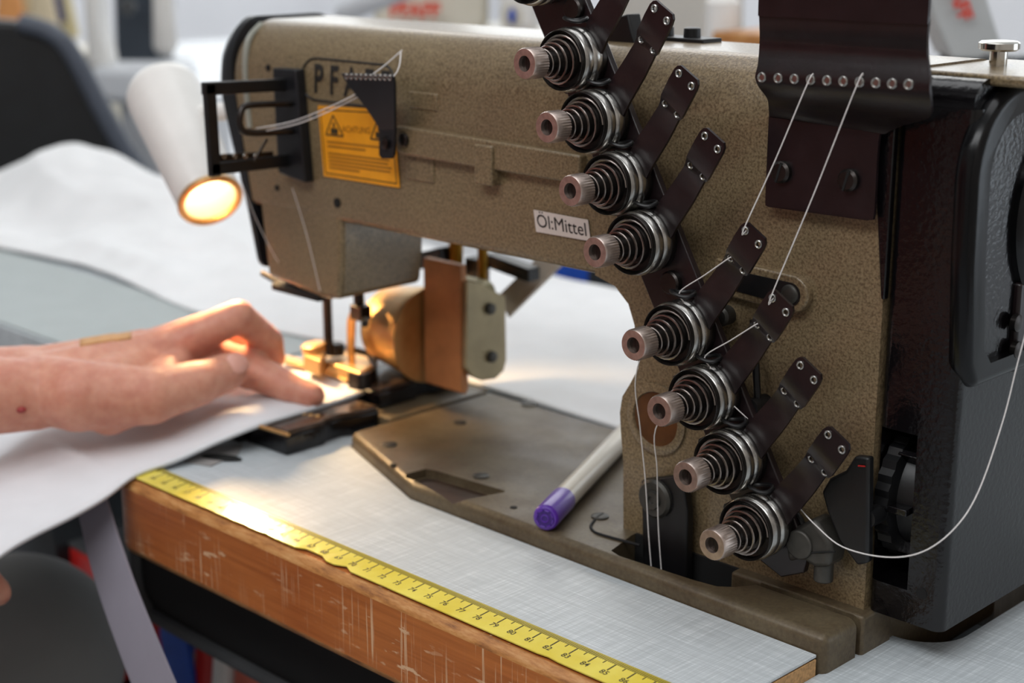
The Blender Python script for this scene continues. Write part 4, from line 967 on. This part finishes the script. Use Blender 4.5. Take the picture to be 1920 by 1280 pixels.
# ================================================================== lamp
LT, LO = at(303, 168, 'y', .130), at(393, 372, 'y', .108)
la = (LO-LT).normalized(); LL = (LO-LT).length
LMP = thing('sewing_lamp', (-.38, .12, .10), 'small white ribbed work lamp shining warm light on the needle', 'lamp')
KS = .885
prof = [(-.006, .006), (-.005, .017), (-.001, .0238), (.003, .0262)]
n = 26
for k in range(n):
    d = .006+(LL-.010)*k/n; r = .0264-.0050*k/n; prof += [(d, r), (d+.0018, r+.00025), (d+.0026, r-.0001)]
prof += [(LL, .0208), (LL, .0186), (LL*.6, .019), (LL*.3, .019), (LL*.25, .004)]
b = B(); b.lathe(LT, la, [(d, r*KS) for d, r in prof], 48); b.make('shade', WHITEPLASTIC, LMP)
b = B(); b.torus(LO+la*.0014, la, .0200*KS, .0022, 40, 8); b.make('rim_ring', BRONZE, LMP)
_, s1_, _ = frame(la); b = B(); rib = (Vector((1, -1, 0))-la*Vector((1, -1, 0)).dot(la)).normalized()
b.lathe(LT+la*LL*.50, la, [(0, .004), (.004, .012), (.016, .0165), (.026, .0165), (.036, .011), (.040, .001)], 32); b.make('bulb', emit('lamp_glow', (1, .76, .40, 1), 4), LMP)
b = B(); b.tube(smoothpath([LT+la*.022, LT+la*.022+Vector((.030, .004, .002)), Vector((-.348, .140, .172)), Vector((-.326, .142, .170))], 8), .0055, 12); b.make('lamp_arm', WHITEPLASTIC, LMP)
sp = bpy.data.lights.new('lamp_spot', 'SPOT'); sp.energy = 2.2; sp.color = (1, .64, .30); sp.spot_size = math.radians(98); sp.spot_blend = .6; sp.shadow_soft_size = .012
so = bpy.data.objects.new('lamp_spot', sp); COL.objects.link(so); so.location = LO+la*.004
so.rotation_euler = (Vector((-.268, .120, .02))-so.location).to_track_quat('-Z', 'Y').to_euler()

# ================================================================== workshop behind
RTh = Vector((RT.x, RT.y, 0)); FWh = Vector((FW.x, FW.y, 0)).normalized(); ZU = Vector((0, 0, 1))
def slab(px, depth, th, mat, name, parent, bevel=.004):
    """upright panel: outline measured in the photo at one distance, given real thickness"""
    c = far(px[0][0], px[0][1], depth); n = FWh; pts = []
    for u, v in px:
        d = ray(u, v); t = (c-CAM).dot(n)/d.dot(n); pts.append(CAM+d*t)
    b = B(); m_ = len(pts); b.raw(pts+[p+n*th for p in pts], [tuple(range(m_)), tuple(range(m_, 2*m_))[::-1]]+[(i, m_+i, m_+(i+1) % m_, (i+1) % m_) for i in range(m_)])
    bmesh.ops.recalc_face_normals(b.bm, faces=b.bm.faces)
    return b.make(name, mat, parent, bevel=bevel), pts
# second worktable
BT = thing('background_table', (-1.2, 1.2, FZ), 'pale worktable further back carrying other machines', 'table')
B().box(-3.2, .9, .62, 2.2, -.075, -.04).make('tabletop', PALE, BT, bevel=.004)
for x in (-3.1, .8):
    for y in (.72, 2.1): B().box(x-.03, x+.03, y-.03, y+.03, FZ, -.0755).make('leg', GREYMETAL, BT)
TZ = -.04
def onto(v): return Vector((v.x, v.y, TZ))
# black chair
c = far(60, 250, 1.80); CH = thing('office_chair', (c.x, c.y-.05, FZ), 'black office chair with grey-edged backrest behind the white fabric', 'chair')
px = [(-300, 20), (40, 42), (100, 62), (140, 105), (190, 200), (235, 280), (282, 345), (268, 378), (225, 420), (-300, 440)]
bk, pts = slab(px, 1.80, .045, plain('black_leatherette', srgb(18, 20, 22), .5, 0, .3), 'backrest', CH, .006)
b = B(); b.tube(smoothpath([p-FWh*.004 for p in pts[1:9]], 5), .011, 10); b.make('edge_piping', RIMGREY, CH)
b = B(); b.capsule(c+Vector((-.12, 0, -.16)), Vector((c.x-.12, c.y, -.36)), .02, .02); b.make('back_post', GREYMETAL, CH)
b = B(); b.box(c.x-.36, c.x+.06, c.y-.42, c.y-.03, -.36, -.30); b.make('seat', CHARCOAL, CH, bevel=.02)
B().cyl((c.x-.14, c.y-.22, FZ+.06), (c.x-.14, c.y-.22, -.361), .03).make('post', GREYMETAL, CH)
for k in range(5):
    a = 2*PI*k/5; B().capsule((c.x-.14, c.y-.22, FZ+.06), (c.x-.14+.27*math.cos(a), c.y-.22+.27*math.sin(a), FZ+.03), .022, .02).make('foot', GREYMETAL, CH)
# white machine far left
c = far(240, 160, 2.0); WM = thing('background_machine', (c.x, c.y, TZ), 'white sewing machine standing at the far left behind the black chair', 'sewing machine')
slab([(165, 128), (335, 128), (335, 175), (325, 195), (190, 195), (170, 165)], 2.0, .12, PALE, 'bed', WM, .01)
slab([(150, -60), (178, -60), (188, 60), (200, 100), (205, 130), (165, 130), (160, 90)], 2.0, .06, WHITEPLASTIC, 'head_column', WM, .008)
slab([(120, -120), (330, -120), (330, -55), (120, -55)], 2.0, .08, WHITEPLASTIC, 'arm', WM, .008)
b0 = far(240, 195, 2.0); b = B(); b.box(b0.x-.05, b0.x+.05, b0.y+.02, b0.y+.12, TZ, b0.z+.005); b.make('foot', PALE, WM)
c = far(310, 80, 1.98); b = B(); b.capsule(c, c+Vector((0, 0, .07)), .016, .012); b.make('spool_pin', WHITEPLASTIC, WM)
# dark control box
CB, pts = slab([(210, -80), (298, -80), (302, 60), (300, 118), (216, 122)], 2.2, .10, plain('slate_panel', srgb(58, 66, 76), .5, 0, .1), 'control_box', None, .006)
tag(CB, 'dark slate control box standing behind the white machine', 'control box')
fpt = far(258, 120, 2.24); b = B(); b.box(fpt.x-.03, fpt.x+.03, fpt.y+.01, fpt.y+.07, TZ, fpt.z+.004); o = b.make('box_stand', GREYMETAL, CB)
c = far(240, 12, 2.19); b = B(); b.lathe(c, -FWh, [(0, .012), (.006, .010)], 20); b.make('dial', GREYMETAL, CB)
# thread cones
random.seed(11)
cone_specs = [(22, 30, 2.45, srgb(216, 150, 90), 'peach'), (58, 24, 2.52, srgb(214, 200, 160), 'cream'), (92, 12, 2.42, srgb(30, 36, 84), 'navy blue'), (118, 40, 2.5, srgb(196, 182, 140), 'sand-coloured'), (85, 55, 2.36, srgb(206, 190, 160), 'oatmeal')]
for u, v, d, col, nm in cone_specs:
    c = far(u, v+30, d); h = .085
    CN = thing('thread_cone', (c.x, c.y, c.z-.01), '%s thread cone on the rack at the far upper left' % nm, 'thread cone', 'blurred thread cones')
    B().lathe((c.x, c.y, c.z), (0, 0, 1), [(0, .024), (.002, .026), (h, .014), (h+.002, .012)], 28).make('thread', plain('thread_'+nm.replace(' ', '_').replace('-', '_'), col, .8, 0, .1, 300, .3, 900), CN)
    B().lathe((c.x, c.y, c.z-.01), (0, 0, 1), [(0, .012), (h+.02, .006)], 16).make('core', WHITEPLASTIC, CN)
r0 = far(20, 60, 2.45); RK = thing('cone_rack', (r0.x, r0.y, TZ), 'low cream rack holding the thread cones at the far upper left', 'rack')
zs = min(far(u, v+30, d).z for u, v, d, *_ in cone_specs)-.0101
b = B(); b.box(r0.x-.22, r0.x+.16, r0.y-.12, r0.y+.12, zs-.012, zs); b.make('shelf', CREAM, RK, bevel=.002)
for sx in (-.2, .14):
    B().box(r0.x+sx-.01, r0.x+sx+.01, r0.y-.1, r0.y+.1, TZ, zs-.0121).make('support', CREAM, RK)
# cream machine behind the arm, with red lettering
c = far(850, 20, 1.7); CM = thing('background_machine', (c.x, c.y, TZ), 'cream sewing machine with red lettering above the arm of the near machine', 'sewing machine')
fr, pts = slab([(700, -90), (915, -90), (915, 40), (900, 62), (700, 62)], 1.7, .12, CREAM, 'arm', CM, .008)
slab([(935, -90), (1010, -90), (1010, 75), (940, 75)], 1.66, .10, WHITEPLASTIC, 'head', CM, .01)
b = B(); b.lathe(far(959, 30, 1.655), -FWh, [(0, .012), (.004, .012)], 20); b.make('dial', CREAM, CM); b = B(); b.ball(far(960, 30, 1.648), .004, .004, .008); b.make('dial_mark', BLUE, CM)
b = B(); text_shape(b, 'PFAFF', .021, far(778, 20, 1.698), RTh, ZU, bold=.001); b.make('lettering', plain('red_print', srgb(214, 70, 46), .5), CM, None)
p0 = far(850, 62, 1.75); b = B(); b.box(p0.x-.12, p0.x+.12, p0.y, p0.y+.10, TZ, p0.z+.006); b.make('pillar', CREAM, CM, bevel=.004)
# pale tube
a, c = far(648, 22, 1.6), far(770, -25, 1.55); TU = thing('pale_tube', (a.x, a.y, TZ), 'pale grey lamp tube rising behind the arm of the near machine', 'tube')
b = B(); b.capsule(a, a+(c-a)*1.6, .011, .011); b.make('tube', PALE, TU); b = B(); b.cyl((a.x, a.y, TZ), a, .006); b.make('stand', GREYMETAL, TU)
# grey-cream cabinet between tension plate and ten-hole guide
c = far(1290, 30, 1.5); GC, pts = slab([(1150, -60), (1395, -60), (1395, 140), (1150, 140)], 1.5, .10, plain('grey_cream_panel', srgb(190, 186, 178), .5, 0, .05, 8), 'grey_cabinet', None, .004); tag(GC, 'plain grey-cream cabinet standing behind the pillar of the near machine', 'cabinet')
f0 = far(1270, 140, 1.53); b = B(); b.box(f0.x-.04, f0.x+.04, f0.y+.02, f0.y+.08, TZ, f0.z+.003); b.make('cabinet_foot', GREYMETAL, GC)
c = far(1355, 25, 1.44); b = B(); b.lathe((c.x, c.y, c.z-.02), (0, 0, 1), [(-.10, .016), (.03, .016), (.036, .010)], 24); o = b.make('glow_shape', WHITEPLASTIC); tag(o, 'white upright shape for a bright blurred glow before the grey-cream cabinet', 'glow')  # white solid added in place of a bright out-of-focus glow
c = far(1405, 74, 1.42); b = B(); b.box(c.x-.02, c.x+.06, c.y-.03, c.y+.05, TZ, c.z+.008); o = b.make('wooden_block', WOODLIP, bevel=.003); tag(o, 'orange-brown wooden block beside the ten-hole guide', 'block')
# leaning panel with red letters, upper right
LPN, pts = slab([(1728, -60), (1838, -60), (1852, 0), (1886, 110), (1785, 110), (1750, 30)], 1.15, .05, plain('warm_grey_enamel', srgb(176, 178, 178), .45, 0, .04, 8), 'leaning_panel', None, .002); tag(LPN, 'tilted pale grey machine panel with red letters beyond the black belt guard', 'panel')
dirn = (far(1806, 26, 1.149)-far(1798, 7, 1.149)); dirn = (dirn-FWh*dirn.dot(FWh)).normalized(); upn = dirn.cross(FWh); upn = upn if upn.dot(RTh) > 0 else -upn
b = B(); text_shape(b, 'PFAFF', .0150, far(1795, -9, 1.149), dirn, upn, bold=.0006, extrude=.0003); o = b.make('lettering', plain('signal_red_print', srgb(206, 60, 38), .5), LPN, None)
for p in o.data.polygons: pass
f0 = far(1830, 110, 1.17); b = B(); b.box(f0.x-.03, f0.x+.03, f0.y, f0.y+.03, -.036, f0.z+.003); b.make('panel_foot', GREYMETAL, LPN)
# blue and dark boxes on the far side, under the arm
for u, v, d, w, h, mt, nm, lb in ((1060, 505, 1.35, .035, .05, BLUE, 'blue_box', 'dark blue box seen under the arm beyond the white fabric'), (1150, 530, 1.30, .03, .05, CHARCOAL, 'dark_box', 'black box seen under the arm beside the dark blue one')):
    c = far(u, v, d); b = B(); b.box(c.x-w, c.x+w, c.y, c.y+.08, -.0745, c.z+h); o = b.make(nm, mt, bevel=.004); tag(o, lb, 'box')

# ================================================================== below the table
US = thing('lower_shelf', (-.4, .25, FZ), 'dark lower shelf under the table', 'shelf')
B().box(-.60, -.06, .09, .42, -.255, -.240).make('board', MATTBLACK, US)
for x in (-.58, -.08):
    B().box(x-.015, x+.015, .11, .14, FZ, -.2551).make('leg', GREYMETAL, US)
c = far(210, 1092, 1.13); o = B().prism(rrect(c.x-.045, c.x+.03, .100, .16, .006), 'xy', -.2399, -.150).make('red_bin', RED, bevel=.003); tag(o, 'red plastic bin under the table behind the elastic band', 'bin')
c = far(110, 1005, 1.16); MO = thing('machine_motor', (c.x, c.y, -.20), 'round black motor housing hanging under the table left of the red bin', 'motor')
B().lathe((c.x, c.y-.03, c.z), (0, 1, 0), [(0, .030), (.006, .040), (.09, .040), (.10, .030)], 32).make('housing', CHARCOAL, MO)
B().box(c.x-.012, c.x+.012, c.y+.01, c.y+.05, c.z+.036, -.0388).make('hanger', GREYMETAL, MO)
c = far(150, 1040, 1.1); b = B(); b.box(c.x-.03, c.x+.04, .10, .17, -.1495, -.146); o = b.make('grey_tray', GREYMETAL, bevel=.001); tag(o, 'thin grey tray lying on the red bin', 'tray')
pts = [at(u, v, 'y', .10) for u, v in ((322, 1120), (322, 1200), (332, 1260), (340, 1340))]
b = B(); b.sheet([p+Vector((-.012, 0, 0)) for p in pts], [p+Vector((.014, .004, 0)) for p in pts], .003); o = b.make('blue_strap', BLUE); tag(o, 'bright blue strap hanging under the black tray', 'strap')
p0_, p1_ = at(350, 1190, 'y', .115), at(392, 1215, 'y', .115); b = B(); b.obox((p0_+p1_)/2, (p1_-p0_)/2, (0, .006, 0), (0, 0, .005)); o = b.make('blue_clip', BLUE, bevel=.001); tag(o, 'small blue clip between the blue strap and the tray', 'clip')
b = B(); b.box(p0_.x-.004, p1_.x+.004, .120, .128, -.2399, (p0_.z+p1_.z)/2-.005); o2 = b.make('clip_stand', GREYMETAL, o)
for u, mt, nm, lb, hh in ((398, RED, 'red_cone', 'red thread cone under the black tray', .068), (432, WHITEPLASTIC, 'white_cone', 'white thread cone beside the red one under the tray', .070), (470, plain('coral_thread', srgb(206, 110, 90), .7), 'coral_cone', 'coral thread cone under the tray, nearest the right', .066)):
    c = at(u, 1270, 'y', .118); b = B(); b.lathe((c.x, c.y, -.2399), (0, 0, 1), [(0, .014), (.004, .0155), (hh, .009), (hh+.002, .006)], 24); o = b.make('thread_cone', mt); tag(o, lb, 'thread cone', 'thread cones under the table')
